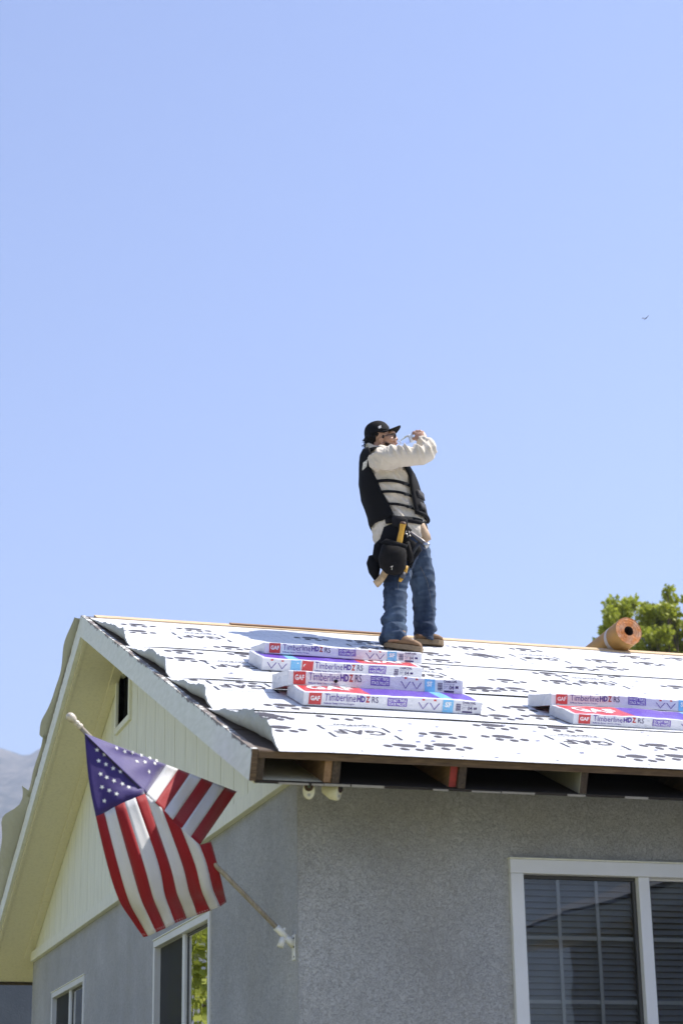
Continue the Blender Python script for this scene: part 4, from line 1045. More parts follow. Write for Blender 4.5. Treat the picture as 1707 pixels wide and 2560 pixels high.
for tx, ty, sd_, lb in ((-3, -34, 21, 'unseen dark tree added to darken the window reflections, opposite the flag'), (8, -37, 22, 'unseen dark tree added to darken the window reflections, opposite the wing')):  # added trees behind the camera, there to give the front window dark reflections
    bl = []; rng = random.Random(sd_)
    for k in range(26):
        d = Vector((rng.gauss(0, 1), rng.gauss(0, 1), rng.gauss(0, 1))).normalized(); bl.append((Vector((tx, ty, 3.2))+Vector((d.x*3.6, d.y*3, d.z*2.8)), rng.uniform(1.2, 1.9)))
    tree('reflection_tree', (tx, ty, GZ), bl, lb, LEAF2, leaf=.42, dens=60, trunk_r=.3, seed=sd_, group='unseen trees added for dark reflections')

bl = []; rng = random.Random(31)
for k in range(30): bl.append((Vector((-4.6+rng.uniform(-1.9, 1.9), 15.6+rng.uniform(-1.2, 1.2), rng.uniform(-2.0, 1.0))), rng.uniform(.5, .8)))
tree('garden_shrub', (-4.6, 15.6, GZ), bl, 'bright sunlit garden shrub mirrored in the gable windows', LEAF1, leaf=.16, dens=520, trunk_r=.1, seed=32)

# ================================================================== THE ROOFER
BM = Vector((2.12, 4.08)); VD2 = (BM-CAM.xy); DM = VD2.length; VD2 = VD2/DM; VD = Vector((VD2.x, VD2.y, 0)); UD = Vector((VD2.y, -VD2.x, 0)); MP = DM/F/math.cos(PITCH)*.97
def M(px, py, w=0.0):
    """point on the roofer's upright plane (faces the camera), w metres behind it"""
    d = ray(px, py); return CAM + d*((DM+w)/(d.x*VD2.x+d.y*VD2.y))
def zroof(p): return p.y*TAN if p.y < YR else ZR-(p.y-YR)*TAN
man = empty('person', (BM.x, BM.y, BM.y*TAN), 'roofer in black cap, tool vest and jeans drinking from a bottle on the ridge', 'person')
SKIN = simple('skin', (.42, .235, .155), .5, .12, 25, bump=.08, bscale=120)
SHIRT = mat_cloth('shirt_cream', (.60, .53, .43), .06, 700, .85, .2)
DENIM = mat_cloth('denim', (.010, .018, .040), .35, 600, .95, .05, fade=(.080, .120, .180))
BLACKC = mat_cloth('black_canvas', (.0028, .0028, .0038), .3, 500, .9, 0); BLACKM = mat_cloth('black_mesh', (.010, .0095, .011), .4, 350, .9, 0)
WEB = mat_cloth('web_strap', (.004, .004, .0055), .2, 600, .85, 0); POUCH = mat_cloth('pouch_nylon', (.006, .0045, .0035), .7, 300, .8, 0, fscale=22)
HAIRM = simple('hair_black', (.004, .003, .003), .6, .3, 60, spec=.15); CAPM = mat_cloth('cap_black', (.0045, .0042, .0055), .2, 500, .85, 0)
BOOTM = simple('boot_tan', (.19, .108, .052), .75, .25, 25, bump=.3); SOLEM = simple('boot_sole', (.22, .155, .09), .8, .2, 20); BUCKET = simple('leather_tan', (.45, .31, .19), .7, .25, 20, bump=.3)
YEL = simple('yellow_handle', (.62, .33, .03), .45, .15, 20); OLDWOOD = simple('worn_handle', (.50, .35, .19), .6, .3, 40); STEEL = simple('steel', (.50, .49, .48), .3, .1, 20, metal=1.0); BLK = simple('black_rubber', (.015, .015, .016), .5, .2, 20)
def tubepx(mb, pts, n=20, sub=3):
    """pts: (px, py, w, half width in photo px, half depth in m)"""
    mb.tube([M(a, b, w) for a, b, w, _, _ in pts], [r*MP for *_, r, _ in pts], [d for *_, d in pts], n=n, ref=VD, sub=sub)
TORSO = [(938, 1118, .0, 20, .062), (940, 1130, .0, 27, .085), (945, 1142, .0, 37, .165), (955, 1160, 0, 50, .205), (965, 1185, 0, 60, .205), (970, 1215, 0, 66, .200), (976, 1250, 0, 65, .190), (985, 1285, 0, 61, .180), (995, 1315, 0, 63, .182), (1002, 1345, 0, 63, .185), (1004, 1362, 0, 58, .18)]
LEGN = [(1003, 1345, -.02, 56, .17), (1002, 1375, -.095, 46, .115), (994, 1425, -.115, 38, .105), (987, 1478, -.14, 30, .088), (988, 1528, -.17, 28, .082), (985, 1570, -.195, 31, .092), (983, 1610, -.215, 35, .100)]
LEGF = [(1010, 1345, .02, 56, .17), (1035, 1380, .095, 42, .115), (1052, 1432, .13, 35, .105), (1059, 1480, .165, 32, .09), (1062, 1530, .19, 29, .082), (1060, 1565, .20, 28, .082), (1059, 1592, .205, 26, .082)]
ARMN = [(945, 1152, -.17, 26, .075), (968, 1146, -.235, 30, .088), (1010, 1140, -.265, 27, .078), (1048, 1138, -.275, 26, .074), (1066, 1134, -.262, 23, .066), (1069, 1124, -.22, 20, .058), (1063, 1112, -.14, 17, .050), (1056, 1103, -.07, 13, .038)]
ARMF = [(945, 1152, .17, 26, .075), (945, 1175, .235, 27, .075), (942, 1215, .255, 23, .062), (945, 1250, .255, 20, .055), (955, 1285, .245, 17, .045), (965, 1312, .235, 13, .036)]
# --- body: one continuous skin surface, mostly under the clothes
b = MB()
shrink = lambda P_, k, d: [(a, c, w, r*k, dd*d) for a, c, w, r, dd in P_]
tubepx(b, shrink(TORSO, .86, .88)); tubepx(b, shrink(LEGN, .72, .72)); tubepx(b, shrink(LEGF, .72, .72)); tubepx(b, shrink(ARMN, .66, .66)); tubepx(b, shrink(ARMF, .7, .7))
tubepx(b, [(940, 1135, 0, 22, .062), (946, 1118, 0, 20, .058), (950, 1104, 0, 20, .058)])                    # neck
U_ = UD*MP; Z_ = Vector((0, 0, MP)); PXU = UD*MP; PXV = Vector((0, 0, 1))*MP
def ell(px, py, w, a, h, d, tilt=0.0, n=18):
    c_, s_ = math.cos(tilt), math.sin(tilt); b.ell(M(px, py, w), ((UD*c_+Vector((0, 0, s_)))*a*MP, VD*d, (UD*-s_+Vector((0, 0, c_)))*h*MP), n, 12)
ell(947, 1089, 0, 30, 33, .078, .2); ell(966, 1100, 0, 22, 18, .062, .2); ell(965, 1111, 0, 19, 10, .052, .15); ell(980, 1113, 0, 9, 7, .030, .2)
ell(978, 1086, 0, 12, 8, .050, .2); ell(986, 1094, 0, 7, 5.5, .016, .9); ell(990.5, 1098, 0, 4.6, 4.0, .017); ell(983, 1101, 0, 9, 5, .036)
ell(988, 1106, 0, 5.0, 2.3, .024, .15); ell(987.5, 1110.5, 0, 5.0, 2.4, .022, .1)
ell(976, 1099, -.035, 9, 7, .024); ell(976, 1099, .035, 9, 7, .024)
for sg in (-1, 1):                                            # ears: rim, lobe
    b.tube([M(950, 1107, sg*.070), M(947, 1101, sg*.080), M(950, 1095.5, sg*.083), M(955, 1096, sg*.080), M(957, 1100, sg*.074)], [2.2*MP]*5, n=8, sub=3)
    ell(952, 1102, sg*.071, 5.0, 6.2, .012, .2); ell(953, 1109.5, sg*.072, 2.8, 2.8, .008)
# near hand closed on the bottle: palm, four fingers over the top, thumb below
b.tube([M(1057, 1104, -.075), M(1052, 1095, -.055), M(1048, 1086, -.048)], [11.5*MP, 16*MP, 15*MP], [.027, .023, .021], n=14, ref=VD, sub=3)
for k, (kx, ky, tx) in enumerate(((1036.5, 1083, -3), (1043, 1080, -2), (1049.8, 1079.5, -1), (1056.5, 1082, 0))):
    rr = (.0108, .0112, .0108, .0098)[k]
    b.tube([M(1047+(kx-1047)*.5, 1086, -.048), M(kx, ky, -.046), M(kx+tx, ky-2.0, -.018), M(kx+tx-1, ky, .014), M(kx+tx-2, ky+6, .028)], [rr*1.1, rr*1.12, rr, rr*.95, rr*.8], n=10, sub=3)
b.tube([M(1048, 1096, -.055), M(1039, 1097, -.042), M(1032, 1096, -.022), M(1028, 1092, -.006)], [.0135, .0120, .0110, .0085], n=10, sub=3)
# far hand hanging by the hip
b.tube([M(965, 1314, .235), M(969, 1324, .23), M(972, 1333, .225)], [9*MP, 12*MP, 12*MP], [.018, .016, .015], n=12, ref=VD, sub=2)
for k in range(4):
    kx = 963+5.6*k; b.tube([M(kx+2, 1331, .225), M(kx+3, 1342, .222), M(kx+2, 1352-(k == 3)*3-(k == 0)*2, .214), M(kx, 1359-(k == 3)*4-(k == 0)*3, .205)], [.009, .0088, .0082, .007], n=8, sub=2)
b.tube([M(974, 1321, .222), M(982, 1330, .212), M(984, 1341, .206)], [.0115, .0105, .0085], n=8, sub=2)
body = remesh(b, 'body', SKIN, man, .0042, 3)
# facial features that carry their own colour
ft = MB(); ft.ell(M(986.0, 1091.2, -.034), (UD*2.2*MP, VD*.012, Vector((0, 0, 1))*1.3*MP), 10, 8); ft.build('eye', simple('eye_dark', (.02, .015, .012), .2), man, smooth=True)
ft = MB(); ft.tube([M(977, 1085.5, -.048), M(983, 1084.5, -.040), M(988, 1085.5, -.026)], [1.0*MP, 1.5*MP, .9*MP], n=8, sub=3); ft.build('eyebrow', HAIRM, man, smooth=True)
ft = MB(); ft.tube([M(986, 1108, -.020), M(991.5, 1107.8, -.010), M(992.5, 1107.8, 0), M(991.5, 1107.8, .010)], [1.0*MP, 1.8*MP, 1.9*MP, 1.5*MP], n=8, sub=2); ft.build('lips', simple('lip', (.30, .13, .10), .5), man, smooth=True)
# short beard along the jaw
ft = MB()
rngb = random.Random(2)
for k in range(420):
    t = rngb.random(); px = 962+t*20+rngb.uniform(-3, 3); py = 1106+8*math.sin(t*2)+rngb.uniform(-4, 4); w = -.062+t*.034+rngb.uniform(-.004, .002)
    p = M(px, py, w); e = p+Vector((rngb.uniform(-.004, .004), 0, -.006))-VD*.003; ft.tube([p, e], [.0008, .0003], n=3, caps=False)
tag(ft.build('beard', HAIRM, man), kind='stuff')
# hair: mass under the cap, ponytail knot, loose curls
h = MB()
def hell(px, py, w, a, hh, d): h.ell(M(px, py, w), (UD*a*MP, VD*d, Vector((0, 0, 1))*hh*MP), 16, 10)
hell(931, 1098, 0, 21, 20, .079); hell(926, 1114, 0, 13, 17, .062); hell(943, 1094, 0, 13, 12, .083); hell(913, 1100, 0, 6, 5, .02); hell(957, 1092, -.066, 3.5, 5, .010)
remesh(h, 'hair', HAIRM, man, .005, 2, disp=lambda p, n: .006*nz((p.x*70, p.y*70, p.z*45)))
h = MB(); rng = random.Random(11)
for k in range(46):
    px, py, w = rng.uniform(910, 924), rng.uniform(1096, 1124), rng.uniform(-.05, .05); pts = [M(px, py, w)]
    for q in range(4): px += rng.uniform(-5, 1.5)*.8; py += rng.uniform(-2, 5.5); pts.append(M(max(px, 905-rng.random()*5), py, w+rng.uniform(-.01, .01)))
    h.tube(pts, [.0022, .002, .0018, .0014, .0007], n=5, sub=3)
tag(h.build('loose_curls', HAIRM, man, smooth=True), kind='stuff')

# --- shirt
def imgc(p):                                                  # image-plane coordinates in metres
    d = p-Vector((BM.x, BM.y, 0)); return d.dot(UD), p.z, d.dot(VD)
shx = imgc(M(1030, 1140, 0))
def shirt_disp(p, n):
    u, z, w = imgc(p); px, py = proj(p)
    arm = sstep(958, 985, px)*(1-sstep(1172, 1180, py)) if w < -.1 else 0; up_n = sstep(-.55, .45, n.z)*.85+.15
    f1 = .028*((1-abs(nz((u*22+z*9, z*4, w*5))))**4-.4); f2 = .010*((1-abs(nz((u*44+z*14, z*9, w*9))))**3-.4)
    t1 = .021*((1-abs(nz((u*13+z*8, z*4.5-u*3, w*8))))**4-.4) + .008*((1-abs(nz((u*30+z*20, z*10-u*6, w*14))))**3-.4)
    return (f1+f2)*arm*up_n + t1*(1-arm)
s = MB()
tubepx(s, TORSO[1:], 28); tubepx(s, ARMN, 20); tubepx(s, [q if i < 5 else (q[0], q[1], q[2], q[3]*1.1, q[4]*1.1) for i, q in enumerate(ARMF)], 18)
tubepx(s, [(988, 1300, 0, 60, .185), (1000, 1335, 0, 70, .20), (1004, 1362, 0, 66, .195)], 24)              # loose tail
tubepx(s, [(928, 1138, 0, 18, .07), (932, 1130, 0, 23, .085), (936, 1124, 0, 22, .078)], 20)                # collar roll
s.ell(M(944, 1155, -.17), (UD*28*MP, VD*.085, Vector((0, 0, 1))*29*MP), 16, 10); s.ell(M(944, 1155, .17), (UD*28*MP, VD*.085, Vector((0, 0, 1))*29*MP), 16, 10)
remesh(s, 'shirt', SHIRT, man, .0055, 4, disp=shirt_disp)
cu = MB(); cu.tube([M(1062, 1110, -.12), M(1057, 1103, -.072)], [14*MP, 12.6*MP], [.041, .036], n=18, ref=VD); 
cu.build('cuff', SHIRT, man, smooth=True)

# --- jeans with stacked hems
def leg_pts(L, bag):
    out = []
    n = 44
    for i in range(n+1):
        t = i/n*(len(L)-1); k = min(len(L)-2, int(t)); f = t-k; f2 = f*f*(3-2*f)
        q = [L[k][c]+(L[k+1][c]-L[k][c])*(f2 if c > 2 else f) for c in range(5)]
        z = sstep(.66, .80, i/n); st = z*(.075*math.sin(i*1.55+bag)+.05*math.sin(i*.83+bag*2))
        q[3] *= .97+st*1.25; q[4] *= .97+st*1.25; q[0] += z*2.2*math.sin(i*.9+bag)
        out.append(tuple(q))
    return out
def jean_disp(p, n):
    u, z, w = imgc(p); k = sstep(2.62, 2.30, z)
    return .009*((1-abs(nz((u*5+z*5, z*6+u*7, w*5))))**4-.4) + .0028*((1-abs(nz((u*13-z*9, z*14+u*10, w*10))))**3-.4) + .009*k*sstep(1.70, 1.80, z)*((1-abs(nz((u*5+3, z*22, w*5))))**3-.4)
j = MB(); tubepx(j, leg_pts(LEGN, 0), 24, 1); tubepx(j, leg_pts(LEGF, 1.3), 24, 1); tubepx(j, [(1000, 1318, 0, 54, .165), (1004, 1345, 0, 57, .175), (1012, 1385, 0, 52, .16)], 24)
remesh(j, 'jeans', DENIM, man, .0062, 4, disp=jean_disp)
SEAM = simple('seam_thread', (.10, .10, .10), .8, .2, 40)
sm = MB()
for pts in ([(996, 1450, -.222), (993, 1500, -.232), (991, 1545, -.255), (989, 1600, -.29)], [(1050, 1416, .02), (1066, 1450, .04), (1075, 1490, .08), (1083, 1530, .12)]):
    sm.tube([M(*q) for q in pts], .0015, n=5, sub=8)
tag(sm.build('side_seam', SEAM, man), kind='stuff')

# --- boots: sole, upper, laces; they stand on the roof
def boot(hx, tx, hw, tw, name):
    H = M(hx, 1612, hw); T = M(tx, 1612, tw); H.z = zroof(H)+.012; T.z = zroof(T)+.012
    d = T-H; L = d.length; d.normalize(); side = d.cross(Vector((0, 0, 1))).normalized(); upn = side.cross(d).normalized()
    prof = [(0.0, .028, .03, .085), (.05, .036, .03, .095), (.2, .040, .03, .098), (.38, .040, .03, .104), (.52, .044, .03, .098), (.66, .050, .03, .084), (.82, .053, .03, .076), (.94, .044, .03, .064), (1.0, .020, .03, .038)]
    m = MB(); n = 20; rings = []
    for t, w_, z0, z1 in prof:
        c = H+d*(t*L); r_ = []
        for k in range(n):
            a = 2*math.pi*k/n; cx = math.copysign(abs(math.cos(a))**.75, math.cos(a)); cz = math.copysign(abs(math.sin(a))**.8, math.sin(a))
            r_.append(c+side*(w_*cx*(1-.25*max(0, cz)))+upn*((z0+z1)/2+(z1-z0)/2*cz))
        rings.append(r_)
    for r_ in rings: m.v += [tuple(v) for v in r_]
    for i in range(len(rings)-1):
        for k in range(n): m.f.append((i*n+k, i*n+(k+1) % n, (i+1)*n+(k+1) % n, (i+1)*n+k)); m.m.append(0)
    m.f.append(tuple(range(n))); m.m.append(0); m.f.append(tuple((len(rings)-1)*n+k for k in range(n))); m.m.append(0)
    up_ = m.build(name, BOOTM, man, smooth=True)
    sl = MB(); out = []
    for t, w_ in ((-.03, .018), (0, .034), (.1, .042), (.3, .041), (.45, .038), (.62, .050), (.8, .054), (.93, .044), (1.02, .022)): out.append((t, w_))
    loop = [H+d*(t*L)+side*w_ for t, w_ in out]+[H+d*(t*L)-side*w_ for t, w_ in reversed(out)]
    nn = len(loop); sl.v += [tuple(p-upn*.004) for p in loop]+[tuple(p+upn*.032) for p in loop]
    for k in range(nn): sl.f.append((k, (k+1) % nn, nn+(k+1) % nn, nn+k)); sl.m.append(0)
    sl.f.append(tuple(reversed(range(nn)))); sl.m.append(0); sl.f.append(tuple(range(nn, 2*nn))); sl.m.append(0)
    sl.build('sole', SOLEM, up_, bevel=.004)
    la = MB()
    for k in range(4):
        t = .36+.075*k; c = H+d*(t*L)+upn*(.104-.0085*k); la.tube([c-side*.028-upn*.012, c+upn*.002, c+side*.028-upn*.012], .0022, n=5, sub=3)
    tag(la.build('laces', simple('lace', (.10, .065, .035), .8), up_), kind='stuff')
    an = MB(); an.tube([H+d*.085*1.0+upn*.05, H+d*.085+upn*.13], [.040, .038], [.040, .038], n=18, ref=side); an.build('boot_shaft', BOOTM, up_, smooth=True)
boot(962, 1052, -.20, -.27, 'boot'); boot(1036, 1106, .195, .245, 'boot')

# --- vest: panels that follow the torso
def torso_at(py):
    T = TORSO
    for a, b_ in zip(T[:-1], T[1:]):
        if a[1] <= py <= b_[1]:
            f = (py-a[1])/(b_[1]-a[1]); return [a[k]+(b_[k]-a[k])*f for k in range(5)]
    return list(T[-1] if py > T[-1][1] else T[0])
def TS(py, ang, off=.016, dx=0):
    """torso surface: ang 0 = front (right in the photo), 90 = near side, 180 = back"""
    c = torso_at(py); a = R(ang); ca, sa = math.cos(a), math.sin(a)
    ex = 1-.0*abs(sa)
    return M(c[0]+dx, py, 0) + UD*((c[3]*MP+off)*ca) - VD*((c[4]+off)*sa*ex)
def panel(name, rows, mat, off=.016, th=.010, nseg=14, disp=0):
    """rows: (py, ang0, ang1[, extra px forward])"""
    m = MB(); n = nseg
    for r_ in rows:
        for k in range(n+1):
            a = r_[1]+(r_[2]-r_[1])*k/n; o = off+(disp*nz((a*.05, r_[0]*.05, 3)) if disp else 0); m.v.append(tuple(TS(r_[0], a, o, r_[3] if len(r_) > 3 else 0)))
    for i in range(len(rows)-1):
        for k in range(n): q = i*(n+1)+k; m.f.append((q, q+1, q+n+2, q+n+1)); m.m.append(0)
    o = m.build(name, mat, man, smooth=True); md = o.modifiers.new('solid', 'SOLIDIFY'); md.thickness = th; md.offset = 1
    return o
panel('vest_back', [(1133, 125, 235), (1142, 118, 242), (1155, 118, 242), (1172, 128, 232), (1190, 126, 234), (1210, 118, 242), (1230, 112, 248), (1250, 108, 252), (1270, 103, 257), (1290, 99, 261), (1306, 97, 263), (1318, 104, 256)], BLACKM if False else BLACKC, .014, .016, 18, .008)
panel('vest_front', [(1178, 50, -50, 2), (1195, 44, -44, 3), (1215, 44, -44, 4), (1235, 48, -48, 7), (1255, 52, -52, 10), (1275, 55, -55, 13), (1292, 56, -56, 13), (1304, 56, -56, 10)], BLACKM, .010, .016, 16, .004)
for sg in (1, -1):                                            # shoulder straps
    panel('shoulder_strap', [(1150, sg*146, sg*116), (1140, sg*120, sg*88), (1138, sg*96, sg*70), (1145, sg*72, sg*50), (1160, sg*58, sg*34), (1180, sg*50, sg*26)], BLACKC, .012, .010, 5)
    for y0, y1, h_ in ((1222, 1229, 7), (1249, 1255, 6), (1278, 1286, 6)):
        m = MB(); n = 16; seg = [[], []]
        for k in range(n+1):
            a = sg*(118-(118-44)*k/n); yy = y0+(y1-y0)*k/n-3*math.sin(k/n*3.1)*.6
            seg[0].append(TS(yy, a, .021)); seg[1].append(TS(yy+h_, a, .021))
        for s_ in seg: m.v += [tuple(p) for p in s_]
        for k in range(n): m.f.append((k, k+1, n+2+k, n+1+k)); m.m.append(0)
        o = m.build('side_strap', WEB, man, smooth=True); md = o.modifiers.new('solid', 'SOLIDIFY'); md.thickness = .006; md.offset = 1
        c0 = TS((y0+y1)/2+h_*.5+2, sg*56, .020); q = MB(); q.tube([c0+UD*.018, c0-UD*.018], .011, .006, n=8, ref=VD); q.build('buckle', BLK, o, bevel=.002)
def vpatch(name, py0, py1, a0, a1, mat, off, th=.008, par=None):
    m = MB(); n = 6
    for py in (py0, py1):
        for k in range(n+1): m.v.append(tuple(TS(py, a0+(a1-a0)*k/n, off, 11)))
    for k in range(n): m.f.append((k, k+1, n+2+k, n+1+k)); m.m.append(0)
    o = m.build(name, mat, par or man, smooth=True); md = o.modifiers.new('solid', 'SOLIDIFY'); md.thickness = th; md.offset = 1
PATCH = mat_cloth('velcro_grey', (.035, .033, .034), .3, 500, .9, .2)
vpatch('chest_patch', 1242, 1258, 40, 8, PATCH, .026); vpatch('magazine_pouch', 1268, 1296, 52, 18, BLACKM, .026, .016); vpatch('chest_patch', 1273, 1290, 42, 22, PATCH, .044, .004); vpatch('hem_binding', 1297, 1304, 56, -20, BLACKC, .027, .008)
m = MB()                                                      # white tag on the back
tp = [TS(1170, 128, .034), TS(1173, 142, .034), TS(1190, 147, .034), TS(1186, 133, .034)]; m.add(tp, [(0, 1, 2, 3)]); m.build('back_tag', simple('tag_white', (.62, .58, .50), .6, .3, 60), man, solid=.003)

# --- belt, suspension and pouches
m = MB(); n = 40                                              # passes under the shirt tail at the back
for py_, of in ((1312, .012), (1327, .012)):
    for k in range(n+1): m.v.append(tuple(TS(py_+2.5*math.sin(R(118-236*k/n)), 118-236*k/n, of+.010)))
for k in range(n): m.f.append((k, k+1, n+2+k, n+1+k)); m.m.append(0)
o = m.build('belt', WEB, man, smooth=True); md = o.modifiers.new('solid', 'SOLIDIFY'); md.thickness = .008; md.offset = 1
def pouch(name, outline, w0, w1, mat, bulge=.02, bevel=.008, parent=man):
    """outline in photo px (anticlockwise), extruded from w0 (body side) to w1 (outer side), outer face bulged"""
    m = MB(); n = len(outline); cx = sum(p[0] for p in outline)/n; cy = sum(p[1] for p in outline)/n
    lv = [(1.0, w0), (1.03, w0+(w1-w0)*.5), (.97, w0+(w1-w0)*.85), (.84, w1), (.45, w1-bulge*.6)]
    for k, w in lv:
        for p in outline: m.v.append(tuple(M(cx+(p[0]-cx)*k, cy+(p[1]-cy)*k, w)))
    for i in range(len(lv)-1):
        for k in range(n): m.f.append((i*n+k, i*n+(k+1) % n, (i+1)*n+(k+1) % n, (i+1)*n+k)); m.m.append(0)
    m.f.append(tuple(reversed(range(n)))); m.m.append(0); m.f.append(tuple((len(lv)-1)*n+k for k in range(n))); m.m.append(0)
    return m.build(name, mat, parent, smooth=True)
pouch('hip_pad', [(960, 1318), (985, 1308), (1015, 1312), (1028, 1325), (1020, 1362), (1000, 1372), (965, 1375), (948, 1355)], -.16, -.215, BLACKC)
pt = pouch('tool_pouch', [(955, 1364), (968, 1358), (995, 1360), (1013, 1368), (1016, 1390), (1013, 1420), (1003, 1434), (985, 1438), (965, 1433), (950, 1418), (946, 1395)], -.19, -.30, POUCH, .02)
pouch('pouch_flap', [(952, 1356), (966, 1347), (1000, 1356), (1018, 1362), (1016, 1371), (990, 1368), (965, 1364)], -.215, -.29, BLACKC, .008, parent=pt)
for q in ((972, 1369, 1389), (996, 1371, 1391)):
    m = MB(); m.hexa([M(q[0]-5, q[2], -.292), M(q[0]+5, q[2], -.292), M(q[0]+5, q[2], -.302), M(q[0]-5, q[2], -.302), M(q[0]-4, q[1], -.286), M(q[0]+5, q[1], -.286), M(q[0]+5, q[1], -.301), M(q[0]-4, q[1], -.301)]); m.build('pouch_loop', WEB, pt, bevel=.002)
for q in ([(953, 1402, -.285), (966, 1406, -.304), (985, 1408, -.311), (1005, 1405, -.300), (1014, 1400, -.283)], [(957, 1382, -.285), (970, 1386, -.303), (985, 1388, -.308), (1002, 1386, -.300), (1014, 1381, -.283)]):
    m = MB(); m.tube([M(*p_) for p_ in q], .0042, n=6, sub=4); m.build('pocket_edge', WEB, pt, smooth=True)
m = MB(); m.tube([M(978, 1404, -.309), M(979.5, 1417, -.310), M(979, 1425, -.308)], .0016, n=6); m.tube([M(976, 1417.5, -.310), M(982, 1415, -.311)], .003, n=6); m.build('pouch_emblem', simple('pale_thread', (.6, .55, .45), .6), pt)
pouch('back_pouch', [(922, 1390), (930, 1388), (945, 1398), (950, 1420), (946, 1448), (936, 1452), (922, 1432), (916, 1408)], -.06, -.17, BLACKC, .02)
pouch('back_pad', [(935, 1362), (962, 1335), (968, 1375), (956, 1405), (940, 1405), (931, 1390)], -.10, -.19, BLACKC, .015)
pouch('side_holster', [(1012, 1355), (1022, 1352), (1034, 1390), (1032, 1402), (1024, 1408), (1014, 1392)], -.16, -.235, POUCH, .01)
pouch('thigh_pouch', [(1022, 1345), (1050, 1365), (1054, 1376), (1036, 1400), (1028, 1420), (1016, 1416), (1012, 1380)], -.12, -.19, BLACKC, .015)
pouch('phone_pouch', [(980, 1288), (1000, 1290), (1018, 1298), (1018, 1318), (1000, 1322), (980, 1314)], -.19, -.235, BLACKM, .01)
pouch('front_pouch', [(1042, 1305), (1060, 1308), (1074, 1335), (1077, 1348), (1064, 1357), (1050, 1344), (1046, 1325)], -.05, -.135, BUCKET, .02)

# --- cap
cb = M(944.5, 1090, 0); ct = R(17)
cf = UD*math.cos(ct)+Vector((0, 0, math.sin(ct))); cz = UD*-math.sin(ct)+Vector((0, 0, math.cos(ct))); cs = VD
m = MB(); n = 36; lv = 12
for i in range(lv+1):
    th = math.pi/2*i/lv; r_ = math.cos(th)**.62; z_ = math.sin(th)
    for k in range(n):
        a = 2*math.pi*k/n; fr = 1+.05*max(0, math.cos(a))*math.sin(2*th)
        rib = 1-.012*max(0, 1-abs(((k*6/n) % 1)-.5)*12)
        m.v.append(tuple(cb+cf*(34.5*MP*r_*math.cos(a)*fr*rib)+cs*(.088*r_*math.sin(a)*rib)+cz*(39*MP*z_)))
for i in range(lv):
    for k in range(n): m.f.append((i*n+k, i*n+(k+1) % n, (i+1)*n+(k+1) % n, (i+1)*n+k)); m.m.append(0)
m.f.append(tuple(range(n))); m.m.append(0)
cap = m.build('cap', CAPM, man, smooth=True)
m = MB(); bx = []                                             # flat brim, slightly arched
for i in range(7):
    t = i/6
    for k in range(13):
        a = (k/12-.5)*math.pi*.98; rr = 34*MP; x = rr*math.cos(a)*1.0+t*(31*MP*math.cos(a*.80)**.7); y = .090*math.sin(a)*(1-.04*t)
        m.v.append(tuple(cb+cf*x+cs*y+cz*(.004-3.6*y*y*(.35+.65*t)+t*.016*math.cos(a))))
for i in range(6):
    for k in range(12): q = i*13+k; m.f.append((q, q+1, q+14, q+13)); m.m.append(0)
m.build('brim', CAPM, cap, smooth=True, solid=.004)
m = MB(); m.ell(cb+cz*(39.6*MP), (cf*.008, cs*.008, cz*.005), 10, 6); m.build('button', CAPM, cap, smooth=True)
CAPP = simple('cap_thread', (.65, .64, .66), .6)
def capS(a, th): r_ = math.cos(th)**.62; return cb+cf*(34.5*MP*r_*math.cos(a)*1.03)+cs*(.088*r_*math.sin(a)*1.03)+cz*(39*MP*math.sin(th))
m = MB()                                                      # small round side emblem made of strokes
for a0, t0, a1, t1 in ((-1.42, .20, -1.38, .34), (-1.38, .18, -1.30, .36), (-1.32, .18, -1.24, .38), (-1.26, .22, -1.18, .40), (-1.42, .22, -1.18, .24), (-1.40, .33, -1.20, .37)):
    m.tube([capS(a0, t0), capS(a1, t1)], .0022, n=5)
m.build('side_emblem', CAPP, cap)
m = MB()
for a0, t0, a1, t1 in ((-.12, .35, -.12, .85), (.12, .35, .12, .85), (-.12, .85, .12, .35), (-.12, .6, .12, .6)):
    m.tube([capS(a0, t0)+cf*.004, capS(a1, t1)+cf*.004], .0035, n=5)
m.build('front_emblem', CAPP, cap)
m = MB(); m.tube([capS(math.pi-.5, .05)-cf*.002, capS(math.pi, .02)-cf*.004, capS(math.pi+.5, .05)-cf*.002], .006, n=8, sub=3); m.build('back_strap', CAPM, cap)
# sunglasses under the brim
m = MB(); m.tube([M(956, 1091.5, -.078), M(972, 1087, -.070), M(984.5, 1085.5, -.056)], [.0024, .0026, .0032], n=6); sg_ = m.build('sunglasses', BLK, man)
for w in (-.032, .032):
    m = MB(); m.ell(M(988.5, 1089.5, w), (UD*2.0*MP, VD*.022, Vector((0, 0, 1))*5.0*MP), 14, 8); m.build('lens', simple('dark_lens', (.01, .01, .012), .15), sg_, smooth=True)

# --- things he carries
def CLEAR():
    m = NT('clear_plastic'); m.base((.96, .97, 1.0)); m.rough(.06); m.b.inputs['Transmission Weight'].default_value = 1.0; m.b.inputs['IOR'].default_value = 1.16; return m.mat
bottle = empty('water_bottle', M(1058, 1080, .005), 'clear plastic water bottle tipped up to the mouth of the roofer', 'bottle')
ax0, ax1 = M(995, 1107.5, 0), M(1064, 1082, .0); bd = (ax1-ax0).normalized()
prof = [(0, .0115), (.012, .0115), (.016, .0135), (.020, .0125), (.045, .022), (.065, .0300), (.075, .0305), (.080, .0285), (.088, .0305), (.098, .0285), (.106, .0305), (.118, .0285), (.128, .0305), (.140, .0285), (.150, .0305), (.165, .0300), (.172, .025)]
m = MB(); m.tube([ax0+bd*d for d, _ in prof], [r for _, r in prof], n=22, ref=VD, sub=2); m.build('bottle_wall', CLEAR(), bottle, smooth=True)
